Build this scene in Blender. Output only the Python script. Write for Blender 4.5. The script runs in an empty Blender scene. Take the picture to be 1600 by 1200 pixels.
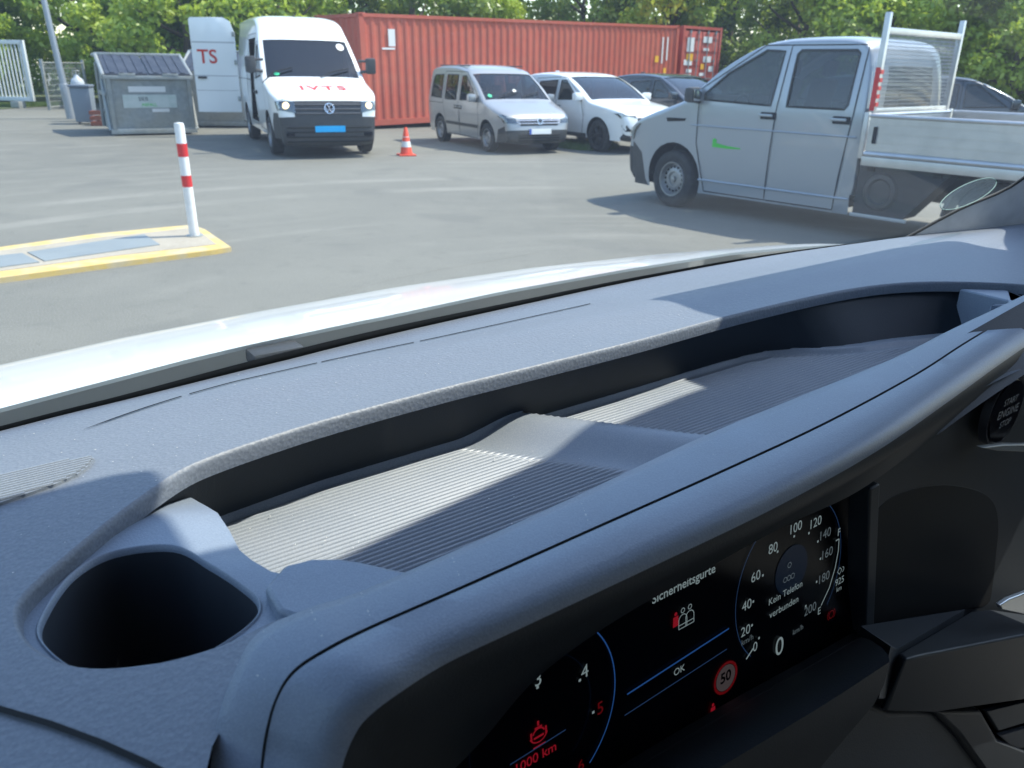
import bpy, bmesh, math, random
import numpy as np
from mathutils import Vector, Matrix
from mathutils.geometry import delaunay_2d_cdt
rad = math.radians
S = bpy.context.scene
COL = S.collection

# ------------------------------------------------------------------ camera
FPX, PITCH, ROLL, CH = 1250.0, rad(21.6), rad(1.0), 1.70      # focal length in px of a 1600 wide frame
_c, _s = math.cos(ROLL), math.sin(ROLL)
R0 = Vector((1, 0, 0)); U0 = Vector((0, math.sin(PITCH), math.cos(PITCH)))
FW = Vector((0, math.cos(PITCH), -math.sin(PITCH)))
RT = R0*_c + U0*_s; UP = U0*_c - R0*_s
cam = bpy.data.cameras.new('camera'); camo = bpy.data.objects.new('camera', cam); COL.objects.link(camo)
M = Matrix((RT, UP, -FW)).transposed().to_4x4(); M.translation = Vector((0, 0, CH)); camo.matrix_world = M
cam.sensor_width = 36; cam.lens = 36*FPX/1600; cam.clip_start = 0.02; cam.clip_end = 600
cam.dof.use_dof = True; cam.dof.focus_distance = 0.52; cam.dof.aperture_fstop = 22
S.camera = camo

# ------------------------------------------------------------------ light
SUN_AZ, SUN_EL = rad(72), rad(57)        # azimuth measured to the right of +Y
SD = Vector((math.sin(SUN_AZ)*math.cos(SUN_EL), math.cos(SUN_AZ)*math.cos(SUN_EL), math.sin(SUN_EL)))
W = bpy.data.worlds.new('World'); S.world = W; W.use_nodes = True
nt = W.node_tree; bg = nt.nodes['Background']
sky = nt.nodes.new('ShaderNodeTexSky'); sky.sky_type = 'NISHITA'; sky.sun_disc = False
sky.sun_elevation = SUN_EL; sky.sun_rotation = SUN_AZ; sky.air_density = 1.1; sky.dust_density = 0.6
nt.links.new(sky.outputs[0], bg.inputs[0]); bg.inputs[1].default_value = 0.15
sl = bpy.data.lights.new('sun', 'SUN'); sl.energy = 2.6; sl.angle = rad(0.53); sl.color = (1, .94, .83)
so = bpy.data.objects.new('sun', sl); COL.objects.link(so); so.rotation_euler = SD.to_track_quat('Z', 'Y').to_euler()
S.view_settings.view_transform = 'Standard'; S.view_settings.look = 'None'
S.view_settings.exposure = 1.38; S.view_settings.gamma = 1
S.cycles.max_bounces = 10; S.cycles.transparent_max_bounces = 24; S.cycles.caustics_reflective = False

# ------------------------------------------------------------------ helpers
def ray(px, py):
    return FW + RT*((px-800)/FPX) - UP*((py-600)/FPX)
def G(px, py, z=0.0):                    # where the ground (or a level z) is seen at a point of the 1600x1200 frame
    d = ray(px, py); t = (z-CH)/d.z
    return Vector((d.x*t, d.y*t, z))
def AD(px, py, Y):                       # point seen there at a distance Y ahead
    d = ray(px, py); t = Y/d.y
    return Vector((d.x*t, Y, CH+d.z*t))
def tag(o, label=None, cat=None, group=None, kind=None):
    if label: o['label'] = label
    if cat: o['category'] = cat
    if group: o['group'] = group
    if kind: o['kind'] = kind
    return o
def thing(name, label, cat, loc=(0, 0, 0), rz=0, group=None, scale=1):
    o = bpy.data.objects.new(name, None); COL.objects.link(o)
    o.location = loc; o.rotation_euler = (0, 0, rz); o.scale = (scale,)*3
    o.empty_display_size = .2
    return tag(o, label, cat, group)
def link(name, me, mat, parent=None, smooth=True, ang=35):
    if mat is not None:
        for m in (mat if isinstance(mat, (list, tuple)) else [mat]): me.materials.append(m)
    if smooth and len(me.polygons):
        me.shade_smooth()
        try: me.set_sharp_from_angle(angle=rad(ang))
        except Exception: pass
    o = bpy.data.objects.new(name, me); COL.objects.link(o)
    if parent: o.parent = parent
    return o
def copy_tree(o, parent=None):
    c = o.copy(); COL.objects.link(c); c.parent = parent
    for ch in list(o.children): copy_tree(ch, c)
    return c

class MB:
    """collects geometry for ONE mesh object"""
    def __init__(s): s.v = []; s.f = []; s.mi = []
    def add(s, vs, fs, mi=0):
        n = len(s.v); s.v += [tuple(p) for p in vs]; s.f += [tuple(i+n for i in f) for f in fs]; s.mi += [mi]*len(fs)
        return s
    def box(s, c, d, rot=None, bev=0.0, mi=0, taper=1.0):
        hx, hy, hz = d[0]/2, d[1]/2, d[2]/2
        if bev <= 0:
            vs = [Vector((x*(taper if z > 0 else 1), y*(taper if z > 0 else 1), z)) for z in (-hz, hz) for y in (-hy, hy) for x in (-hx, hx)]
            fs = [(0, 2, 3, 1), (4, 5, 7, 6), (0, 1, 5, 4), (2, 6, 7, 3), (0, 4, 6, 2), (1, 3, 7, 5)]
        else:
            bm = bmesh.new(); bmesh.ops.create_cube(bm, size=1)
            for v in bm.verts:
                v.co = Vector((v.co.x*d[0]*(taper if v.co.z > 0 else 1), v.co.y*d[1]*(taper if v.co.z > 0 else 1), v.co.z*d[2]))
            bmesh.ops.bevel(bm, geom=bm.edges[:], offset=bev, segments=2, profile=.6, affect='EDGES')
            bm.verts.index_update(); vs = [v.co.copy() for v in bm.verts]; fs = [[v.index for v in f.verts] for f in bm.faces]; bm.free()
        if rot is not None: vs = [rot @ v for v in vs]
        c = Vector(c)
        return s.add([v+c for v in vs], fs, mi)
    def tube(s, pts, r, n=10, mi=0, cap=True, closed=False):
        pts = [Vector(p) for p in pts]; L = len(pts); rs = r if isinstance(r, (list, tuple)) else [r]*L
        vs = []; prev = None
        for i, p in enumerate(pts):
            a = pts[i-1] if (i > 0 or closed) else p; b = pts[(i+1) % L] if (i < L-1 or closed) else p
            t = (b-a).normalized()
            if prev is None:
                up = Vector((0, 0, 1)) if abs(t.z) < .9 else Vector((1, 0, 0)); x = t.cross(up).normalized()
            else:
                x = (prev - t*prev.dot(t)).normalized()
            prev = x; y = t.cross(x)
            for k in range(n):
                a_ = 2*math.pi*k/n; vs.append(p + (x*math.cos(a_)+y*math.sin(a_))*rs[i])
        fs = []
        for i in range(L-1 + (1 if closed else 0)):
            for k in range(n):
                k2 = (k+1) % n; j = (i+1) % L
                fs.append((i*n+k, i*n+k2, j*n+k2, j*n+k))
        if cap and not closed:
            fs.append(tuple(range(n))[::-1]); fs.append(tuple((L-1)*n+k for k in range(n)))
        return s.add(vs, fs, mi)
    def lathe(s, prof, n=32, origin=(0, 0, 0), axis='Z', mi=0):
        """prof: (r, h) pairs; the axis runs along h"""
        o = Vector(origin); vs = []
        for r, h in prof:
            for k in range(n):
                a = 2*math.pi*k/n; x, y = r*math.cos(a), r*math.sin(a)
                vs.append(o + (Vector((x, y, h)) if axis == 'Z' else Vector((x, h, y)) if axis == 'Y' else Vector((h, x, y))))
        fs = [(i*n+k, i*n+(k+1) % n, (i+1)*n+(k+1) % n, (i+1)*n+k) for i in range(len(prof)-1) for k in range(n)]
        return s.add(vs, fs, mi)
    def prism(s, poly, fn, mi=0, back=None):
        """poly in 2-D; fn(p) front point, back(p) rear point"""
        n = len(poly); a = [fn(p) for p in poly]; b = [back(p) for p in poly]
        from mathutils.geometry import tessellate_polygon
        tr = tessellate_polygon([[Vector((p[0], p[1], 0)) for p in poly]])
        fs = [tuple(t) for t in tr] + [tuple(i+n for i in reversed(t)) for t in tr] + [(i, i+n, (i+1) % n+n, (i+1) % n) for i in range(n)]
        return s.add(a+b, fs, mi)
    def build(s, name, mat, parent=None, smooth=True, ang=35, fix=True):
        me = bpy.data.meshes.new(name); me.from_pydata(s.v, [], s.f)
        if any(s.mi): me.polygons.foreach_set('material_index', s.mi)
        if fix:
            bm = bmesh.new(); bm.from_mesh(me); bmesh.ops.recalc_face_normals(bm, faces=bm.faces); bm.to_mesh(me); bm.free()
        me.update()
        return link(name, me, mat, parent, smooth, ang)

def inside(p, poly):
    x, y = p; r = False; n = len(poly); j = n-1
    for i in range(n):
        xi, yi = poly[i][0], poly[i][1]; xj, yj = poly[j][0], poly[j][1]
        if (yi > y) != (yj > y) and x < (xj-xi)*(y-yi)/(yj-yi)+xi: r = not r
        j = i
    return r
def smooth_loop(pts, n=6, closed=True):
    P = [np.array(p, float) for p in pts]; L = len(P); out = []
    for i in range(L if closed else L-1):
        p0 = P[(i-1) % L] if closed or i > 0 else P[0]; p1 = P[i]; p2 = P[(i+1) % L]
        p3 = P[(i+2) % L] if closed or i+2 < L else P[-1]
        for k in range(n):
            t = k/n
            out.append(tuple(.5*((2*p1)+(-p0+p2)*t+(2*p0-5*p1+4*p2-p3)*t*t+(-p0+3*p1-3*p2+p3)*t**3)))
    if not closed: out.append(tuple(P[-1]))
    return out
def cut(outline, regions, holes, step):
    """triangulate an outline; returns {name: (verts2d, tris)}, '' is what no region claims"""
    vs = []; es = []
    for loop in [outline]+[r[1] for r in regions]+holes:
        n0 = len(vs); m = len(loop)
        vs += [Vector(p[:2]) for p in loop]; es += [(n0+i, n0+(i+1) % m) for i in range(m)]
    xs = [p[0] for p in outline]; ys = [p[1] for p in outline]
    nx = int((max(xs)-min(xs))/step)+1; ny = int((max(ys)-min(ys))/step)+1
    bd = np.array([tuple(v) for v in vs])
    for i in range(nx+1):
        for j in range(ny+1):
            p = (min(xs)+i*step+(j % 2)*step*.5, min(ys)+j*step)
            if inside(p, outline) and np.min((bd[:, 0]-p[0])**2+(bd[:, 1]-p[1])**2) > (step*.35)**2: vs.append(Vector(p))
    V, E_, F_, _, _, _ = delaunay_2d_cdt(vs, es, [], 0, 1e-6)
    out = {}
    for f in F_:
        c = (sum(V[i].x for i in f)/len(f), sum(V[i].y for i in f)/len(f))
        if not inside(c, outline) or any(inside(c, h) for h in holes): continue
        nm = ''
        for n_, r in regions:
            if inside(c, r): nm = n_
        out.setdefault(nm, []).append(tuple(f))
    res = {}
    for nm, fs in out.items():
        used = sorted({i for f in fs for i in f}); mp = {a: b for b, a in enumerate(used)}
        res[nm] = ([(V[i].x, V[i].y) for i in used], [tuple(mp[i] for i in f) for f in fs])
    return res
def text_geo(s, size, bold=0.0, spacing=1.0):
    cu = bpy.data.curves.new('t', 'FONT'); cu.body = s; cu.size = size; cu.align_x = 'CENTER'; cu.align_y = 'CENTER'
    cu.offset = bold; cu.resolution_u = 4; cu.space_character = spacing
    o = bpy.data.objects.new('t', cu); COL.objects.link(o)
    dg = bpy.context.evaluated_depsgraph_get(); me = bpy.data.meshes.new_from_object(o.evaluated_get(dg))
    vs = [(v.co.x, v.co.y) for v in me.vertices]; fs = [tuple(p.vertices) for p in me.polygons]
    bpy.data.objects.remove(o); bpy.data.curves.remove(cu); bpy.data.meshes.remove(me)
    return vs, fs

# ------------------------------------------------------------------ materials
MC = {}
def mat(name, col, rough=.5, metal=0., spec=.5, coat=0., emit=None, estr=1., noise=None, bump=None, sheen=0.):
    if name in MC: return MC[name]
    m = bpy.data.materials.new(name); m.use_nodes = True; n = m.node_tree; b = n.nodes['Principled BSDF']
    b.inputs['Base Color'].default_value = (*col, 1); b.inputs['Roughness'].default_value = rough
    b.inputs['Metallic'].default_value = metal; b.inputs['Specular IOR Level'].default_value = spec
    b.inputs['Coat Weight'].default_value = coat; b.inputs['Coat Roughness'].default_value = .06
    if sheen: b.inputs['Sheen Weight'].default_value = sheen
    if emit: b.inputs['Emission Color'].default_value = (*emit, 1); b.inputs['Emission Strength'].default_value = estr
    if noise or bump: tc = n.nodes.new('ShaderNodeTexCoord')
    if noise:                                        # list of (scale, amount, colour)
        prev = None
        for sc, amt, c2 in noise:
            t = n.nodes.new('ShaderNodeTexNoise'); t.inputs['Scale'].default_value = sc; t.inputs['Detail'].default_value = 6
            n.links.new(tc.outputs['Object'], t.inputs['Vector'])
            r = n.nodes.new('ShaderNodeMapRange'); r.inputs[1].default_value = .42; r.inputs[2].default_value = .62
            r.inputs[4].default_value = amt; n.links.new(t.outputs['Fac'], r.inputs[0])
            mx = n.nodes.new('ShaderNodeMix'); mx.data_type = 'RGBA'
            if prev is None: mx.inputs[6].default_value = (*col, 1)
            else: n.links.new(prev, mx.inputs[6])
            mx.inputs[7].default_value = (*c2, 1); n.links.new(r.outputs[0], mx.inputs[0]); prev = mx.outputs[2]
        n.links.new(prev, b.inputs['Base Color'])
    if bump:                                         # (kind, scale, strength, distance)
        kd, sc, st, di = bump
        t = n.nodes.new('ShaderNodeTexNoise' if kd == 'noise' else 'ShaderNodeTexVoronoi'); t.inputs['Scale'].default_value = sc
        if kd == 'noise': t.inputs['Detail'].default_value = 3
        n.links.new(tc.outputs['Object'], t.inputs['Vector'])
        bu = n.nodes.new('ShaderNodeBump'); bu.inputs['Strength'].default_value = st; bu.inputs['Distance'].default_value = di
        n.links.new(t.outputs[0], bu.inputs['Height']); n.links.new(bu.outputs[0], b.inputs['Normal'])
    MC[name] = m; return m
def glass(name, tint=(1, 1, 1), refl=1.0, rough=0.0, veil=0.0):
    if name in MC: return MC[name]
    m = bpy.data.materials.new(name); m.use_nodes = True; n = m.node_tree; n.nodes.clear()
    o = n.nodes.new('ShaderNodeOutputMaterial'); t = n.nodes.new('ShaderNodeBsdfTransparent'); t.inputs[0].default_value = (*tint, 1)
    g = n.nodes.new('ShaderNodeBsdfGlossy'); g.inputs['Roughness'].default_value = rough
    def mth(op, a, b=None):
        q = n.nodes.new('ShaderNodeMath'); q.operation = op
        for i, v in enumerate((a, b)):
            if v is None: continue
            if isinstance(v, (int, float)): q.inputs[i].default_value = v
            else: n.links.new(v, q.inputs[i])
        return q.outputs[0]
    ge = n.nodes.new('ShaderNodeNewGeometry'); dt = n.nodes.new('ShaderNodeVectorMath'); dt.operation = 'DOT_PRODUCT'
    n.links.new(ge.outputs['Normal'], dt.inputs[0]); n.links.new(ge.outputs['Incoming'], dt.inputs[1])
    fz = mth('POWER', mth('SUBTRACT', 1.0, mth('ABSOLUTE', dt.outputs['Value'])), 5.0)      # Schlick, same from both sides
    fz = mth('MULTIPLY', mth('ADD', mth('MULTIPLY', fz, .92), .08), refl)
    mx = n.nodes.new('ShaderNodeMixShader'); n.links.new(fz, mx.inputs[0])
    n.links.new(t.outputs[0], mx.inputs[1]); n.links.new(g.outputs[0], mx.inputs[2])
    if veil:
        d = n.nodes.new('ShaderNodeBsdfTranslucent'); d.inputs[0].default_value = (.85, .93, 1, 1)
        m2 = n.nodes.new('ShaderNodeMixShader'); m2.inputs[0].default_value = veil
        n.links.new(mx.outputs[0], m2.inputs[1]); n.links.new(d.outputs[0], m2.inputs[2]); n.links.new(m2.outputs[0], o.inputs[0])
    else: n.links.new(mx.outputs[0], o.inputs[0])
    MC[name] = m; return m

DASH = mat('dash_plastic', (.155, .177, .212), .50, spec=.6, bump=('voronoi', 400, .38, .0006), noise=[(9, .3, (.18, .205, .245)), (900, .45, (.235, .26, .30))])
DASHS = mat('dash_plastic_smooth', (.195, .232, .29), .46, spec=.65, bump=('voronoi', 900, .3, .0003), noise=[(14, .3, (.25, .31, .40)), (1500, .25, (.34, .40, .48))])
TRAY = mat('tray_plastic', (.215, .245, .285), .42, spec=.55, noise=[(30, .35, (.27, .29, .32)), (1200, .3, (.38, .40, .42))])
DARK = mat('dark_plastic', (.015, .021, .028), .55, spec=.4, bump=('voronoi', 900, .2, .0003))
BLACK = mat('black_gloss', (.003, .004, .008), .28, spec=.14)
BLACKM = mat('black_matt', (.008, .009, .010), .7, spec=.25)
SEAL = mat('rubber_seal', (.026, .028, .028), .6)
WHITE = mat('white_paint', (.80, .81, .80), .28, coat=.8, noise=[(3, .12, (.70, .71, .69))])
SILVER = mat('silver_paint', (.35, .385, .425), .34, metal=.4, coat=.8, noise=[(2.2, .15, (.31, .34, .38))])
SILVER2 = mat('silver_grey_paint', (.36, .365, .37), .36, metal=.4, coat=.7, noise=[(2.5, .2, (.32, .32, .32))])
DGREY = mat('dark_grey_paint', (.030, .040, .055), .28, metal=.3, coat=1.)
BUMP = mat('bumper_plastic', (.035, .037, .040), .55, noise=[(6, .4, (.06, .06, .06))])
TYRE = mat('tyre_rubber', (.018, .018, .018), .8, noise=[(14, .5, (.05, .047, .043))])
STEEL = mat('steel_rim', (.34, .34, .34), .45, metal=.7)
RIMD = mat('dark_rim', (.06, .06, .065), .35, metal=.8)
CHROME = mat('chrome', (.75, .76, .78), .12, metal=1.)
ALU = mat('aluminium', (.55, .56, .57), .38, metal=.75, noise=[(5, .4, (.42, .43, .44))])
GALV = mat('galvanised_steel', (.30, .33, .335), .5, metal=.3, noise=[(2.5, .6, (.22, .245, .25)), (11, .5, (.38, .40, .40)), (1.6, .5, (.33, .315, .26))])
RUST = mat('rusty_steel', (.13, .09, .065), .8)
NAVY = mat('lid_plastic', (.022, .027, .042), .5, noise=[(4, .5, (.06, .065, .08))])
RED = mat('container_paint', (.45, .085, .048), .55, noise=[(.55, .55, (.52, .125, .075)), (3.5, .3, (.38, .065, .04)), (17, .18, (.48, .17, .12)), (2.2, .16, (.30, .13, .07))])
REDD = mat('container_door_paint', (.44, .08, .055), .5, noise=[(1.1, .7, (.50, .15, .12)), (6, .3, (.34, .07, .05))])
SIGR = mat('signal_red', (.62, .02, .02), .4); SIGW = mat('signal_white', (.78, .78, .76), .45, noise=[(14, .35, (.6, .6, .57))])
CONER = mat('cone_orange', (.75, .07, .025), .5)
STICK = mat('white_sticker', (.72, .72, .70), .5); YELS = mat('yellow_sticker', (.8, .42, .03), .5)
REDT = mat('red_lettering', (.55, .03, .02), .45); GREENT = mat('green_lettering', (.06, .55, .06), .45)
BLUEP = mat('blue_plate', (.0, .42, .85), .5); PLATE = mat('plate_white', (.75, .76, .75), .4)
INK = mat('dark_ink', (.05, .05, .06), .5); BLUEI = mat('blue_ink', (.03, .10, .45), .5)
GLW = glass('windscreen_glass', (.93, .97, .96), .55, 0, .030)
GLC = glass('car_window_glass', (.30, .37, .37), 1.0)
GLD = glass('dark_window_glass', (.12, .15, .17), 1.2)
HEADG = glass('headlight_glass', (.85, .9, .9), 1.5)
LAMP = mat('headlamp_lit', (.9, .8, .6), .3, emit=(1, .66, .28), estr=1.6)
LENS = mat('headlamp_reflector', (.10, .11, .12), .25, metal=.9)
SEATM = mat('seat_fabric', (.02, .021, .024), .9)
HEADL = mat('headliner_fabric', (.42, .41, .39), .9)
PILL = mat('pillar_trim', (.72, .70, .66), .6, noise=[(40, .2, (.36, .35, .34))])
YEL = mat('yellow_paint', (.60, .42, .12), .6, noise=[(5, .85, (.46, .40, .28)), (20, .4, (.6, .45, .2))])
CONC = mat('pale_concrete', (.36, .315, .245), .8, noise=[(3, .6, (.29, .26, .20)), (20, .4, (.42, .38, .31))])
PLATEG = mat('steel_cover_plate', (.26, .285, .285), .5, metal=.2, noise=[(2, .6, (.21, .235, .24))])
BARK = mat('bark', (.09, .07, .05), .9)
GATEW = mat('gate_white_paint', (.62, .66, .66), .5)
POST = mat('lamp_post_steel', (.33, .36, .39), .45, metal=.5)

# ------------------------------------------------------------------ ground
def asphalt():
    m = bpy.data.materials.new('asphalt'); m.use_nodes = True; n = m.node_tree; b = n.nodes['Principled BSDF']
    b.inputs['Roughness'].default_value = .85; b.inputs['Specular IOR Level'].default_value = .3
    tc = n.nodes.new('ShaderNodeTexCoord')
    def noi(sc, lo, hi, det=6, vec=None):
        t = n.nodes.new('ShaderNodeTexNoise'); t.inputs['Scale'].default_value = sc; t.inputs['Detail'].default_value = det
        n.links.new(vec or tc.outputs['Object'], t.inputs['Vector'])
        r = n.nodes.new('ShaderNodeMapRange'); r.inputs[1].default_value = lo; r.inputs[2].default_value = hi
        n.links.new(t.outputs['Fac'], r.inputs[0]); return r.outputs[0]
    def mix(f, a, c, amt=1.):
        mx = n.nodes.new('ShaderNodeMix'); mx.data_type = 'RGBA'
        if amt != 1.:
            mu = n.nodes.new('ShaderNodeMath'); mu.operation = 'MULTIPLY'; mu.inputs[1].default_value = amt; n.links.new(f, mu.inputs[0]); f = mu.outputs[0]
        n.links.new(f, mx.inputs[0])
        if isinstance(a, tuple): mx.inputs[6].default_value = (*a, 1)
        else: n.links.new(a, mx.inputs[6])
        mx.inputs[7].default_value = (*c, 1); return mx.outputs[2]
    c = mix(noi(.16, .4, .62), (.160, .157, .132), (.128, .127, .108))
    c = mix(noi(1.3, .45, .7), c, (.185, .18, .152), .5)
    c = mix(noi(90, .45, .65, 2), c, (.25, .245, .22), .5)
    # tyre sweeps: rings of slightly paler dust round two turning centres
    mp = n.nodes.new('ShaderNodeMapping'); mp.inputs['Location'].default_value = (-1.5, -4, 0); n.links.new(tc.outputs['Object'], mp.inputs[0])
    ln = n.nodes.new('ShaderNodeVectorMath'); ln.operation = 'LENGTH'; n.links.new(mp.outputs[0], ln.inputs[0])
    nz = n.nodes.new('ShaderNodeTexNoise'); nz.noise_dimensions = '1D'; nz.inputs['Scale'].default_value = 1.6; nz.inputs['Detail'].default_value = 5
    n.links.new(ln.outputs[1], nz.inputs['W'])
    r = n.nodes.new('ShaderNodeMapRange'); r.inputs[1].default_value = .5; r.inputs[2].default_value = .7; n.links.new(nz.outputs[0], r.inputs[0])
    ar = noi(.3, .45, .6)
    mu = n.nodes.new('ShaderNodeMath'); mu.operation = 'MULTIPLY'; n.links.new(r.outputs[0], mu.inputs[0]); n.links.new(ar, mu.inputs[1])
    c = mix(mu.outputs[0], c, (.25, .242, .21), .6)
    c = mix(noi(6, .56, .72, 8), c, (.115, .115, .10), .35)
    c = mix(noi(.7, .58, .66, 10), c, (.12, .12, .107), .4)
    n.links.new(c, b.inputs['Base Color'])
    bu = n.nodes.new('ShaderNodeBump'); bu.inputs['Strength'].default_value = .4; bu.inputs['Distance'].default_value = .01
    t = n.nodes.new('ShaderNodeTexNoise'); t.inputs['Scale'].default_value = 70; n.links.new(tc.outputs['Object'], t.inputs['Vector'])
    n.links.new(t.outputs['Fac'], bu.inputs['Height']); n.links.new(bu.outputs[0], b.inputs['Normal'])
    return m
ASPH = asphalt()
g = MB(); g.add([(-250, -60, 0), (250, -60, 0), (250, 400, 0), (-250, 400, 0)], [(0, 1, 2, 3)])
tag(g.build('ground', ASPH, smooth=False), kind='structure')
GRASSM = mat('grass_ground', (.07, .10, .03), .9, noise=[(1.2, .7, (.10, .14, .04)), (8, .5, (.13, .11, .06))])
gl = [G(-250, 172), G(0, 171), G(75, 167), G(130, 163)]
g = MB(); back = [(-5, 60, 0), (-90, 60, 0)]
g.add([(p.x, p.y, .02) for p in gl]+[(x, y, .02) for x, y, _ in back], [(0, 1, 2, 3, 4, 5)])
tag(g.build('grass_verge', GRASSM, smooth=False), kind='structure')
#GRASS blades
def blades(name, polyfn, n, label):
    rng = np.random.default_rng(5); V = []; F = []
    while len(F) < n:
        p = polyfn(rng)
        if p is None: continue
        h = rng.uniform(.05, .16); a = rng.uniform(0, 6.28); w = .012; le = rng.normal(0, .03, 2)
        i = len(V); V += [(p[0]-w*math.cos(a), p[1]-w*math.sin(a), p[2]), (p[0]+w*math.cos(a), p[1]+w*math.sin(a), p[2]), (p[0]+le[0], p[1]+le[1], p[2]+h)]
        F.append((i, i+1, i+2))
    me = bpy.data.meshes.new(name); me.from_pydata(V, [], F)
    return tag(link(name, me, mat('grass_blade', (.11, .17, .035), .7), smooth=False), label, 'grass', kind='stuff')

# ------------------------------------------------------------------ vehicles
class Body:
    NS = 5; N = 3.4
    def __init__(s, keys, W, belt, tm, xf0, pf, xr0, pr_, sill, arches, ar, base=0.02):
        s.W, s.belt, s.tm, s.xf0, s.pf, s.xr0, s.pr = W, belt, tm, xf0, pf, xr0, pr_
        s.sill, s.arches, s.ar = sill, arches, ar
        s.P = np.array(smooth_loop(keys, s.NS, closed=False)); s.nt = len(s.P)
        s.xf = s.P[:, 0].max(); s.xr = s.P[:, 0].min()
        d = np.gradient(s.P[:, :2], axis=0); d /= np.linalg.norm(d, axis=1)[:, None]
        s.nrm = np.stack([d[:, 1], -d[:, 0]], 1)
        s.R = s.P[:, :2]-s.nrm*s.P[:, 2:3]
        s.yr = np.array([s.half(x, z) for x, z in s.R])
    def half(s, x, z):
        h = s.W
        if x > s.xf0: h *= 1-s.pf*((x-s.xf0)/(s.xf-s.xf0))**2.2
        if x < s.xr0: h *= 1-s.pr*((s.xr0-x)/(s.xr0-s.xr))**2
        if z > s.belt: h -= s.tm*(z-s.belt)**1.15
        if z < s.belt: h -= .10*((s.belt-z)/s.belt)**2.2
        return h
    def prof(s, t):
        f = min(max(t*s.NS, 0), s.nt-1.001); i = int(f); k = f-i
        L = lambda A: A[i]*(1-k)+A[i+1]*k
        return L(s.P), L(s.R), L(s.nrm), L(s.yr)
    def cap(s, t, y, off=0):
        P, R, n, yr = s.prof(t)
        yf = min(abs(y)/yr, 1); o = P[2]*(1-yf**s.N)**(1/s.N)
        q = R+n*(o+off)
        return Vector((q[0], math.copysign(min(abs(y), yr), y), q[1]))
    def side(s, x, z, sg, off=0): return Vector((x, sg*(s.half(x, z)+off), z))
    def front(s, y, z, off=0, t1=9):
        a = s.cap(0, y); n = int(t1*s.NS*2)
        for i in range(1, n+1):
            b = s.cap(i/(s.NS*2), y)
            if b.z >= z:
                k = (z-a.z)/max(b.z-a.z, 1e-6); q = a.lerp(b, min(max(k, 0), 1)); return q+Vector((off, math.copysign(off*.3, y), 0))
            a = b
        return a+Vector((off, 0, 0))
    def top(s, x, y, off=0):
        n = s.nt*2; a = s.cap(0, y)
        best = None
        for i in range(1, n):
            b = s.cap(i*.5/s.NS, y)
            if (a.x-x)*(b.x-x) <= 0 and (b.z > (best.z if best else 0)) and abs(a.x-b.x) > 1e-6:
                best = a.lerp(b, (x-a.x)/(b.x-a.x))
            a = b
        best = best or s.cap(s.nt/s.NS/3, y)
        return best+Vector((off*.3, 0, off))

def patch(name, fn, poly, off, m, parent, step=.06, skirt=.02):
    r = cut(poly, [], [], step)['']; n = len(r[0]); mb = MB()
    vs = [fn(a, b, off) for a, b in r[0]]; mb.add(vs, r[1])
    if skirt:
        L = len(poly); a = [fn(p[0], p[1], off) for p in poly]; b = [fn(p[0], p[1], off-skirt) for p in poly]
        mb.add(a+b, [(i, (i+1) % L, (i+1) % L+L, i+L) for i in range(L)])
    return mb.build(name, m, parent, fix=True)
def ribbon(mb, fn, pts, w, off):
    P = [Vector((p[0], p[1])) for p in pts]; vs = []
    Q = []
    for a, b in zip(P, P[1:]):
        n = max(1, int((b-a).length/.08)); Q += [a.lerp(b, i/n) for i in range(n)]
    Q.append(P[-1])
    for i, p in enumerate(Q):
        d = (Q[min(i+1, len(Q)-1)]-Q[max(i-1, 0)]); d = d.normalized() if d.length > 0 else Vector((1, 0)); nn = Vector((-d.y, d.x))*w/2
        vs += [fn(p.x+nn.x, p.y+nn.y, off), fn(p.x-nn.x, p.y-nn.y, off)]
    mb.add(vs, [(2*i, 2*i+1, 2*i+3, 2*i+2) for i in range(len(Q)-1)])

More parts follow.
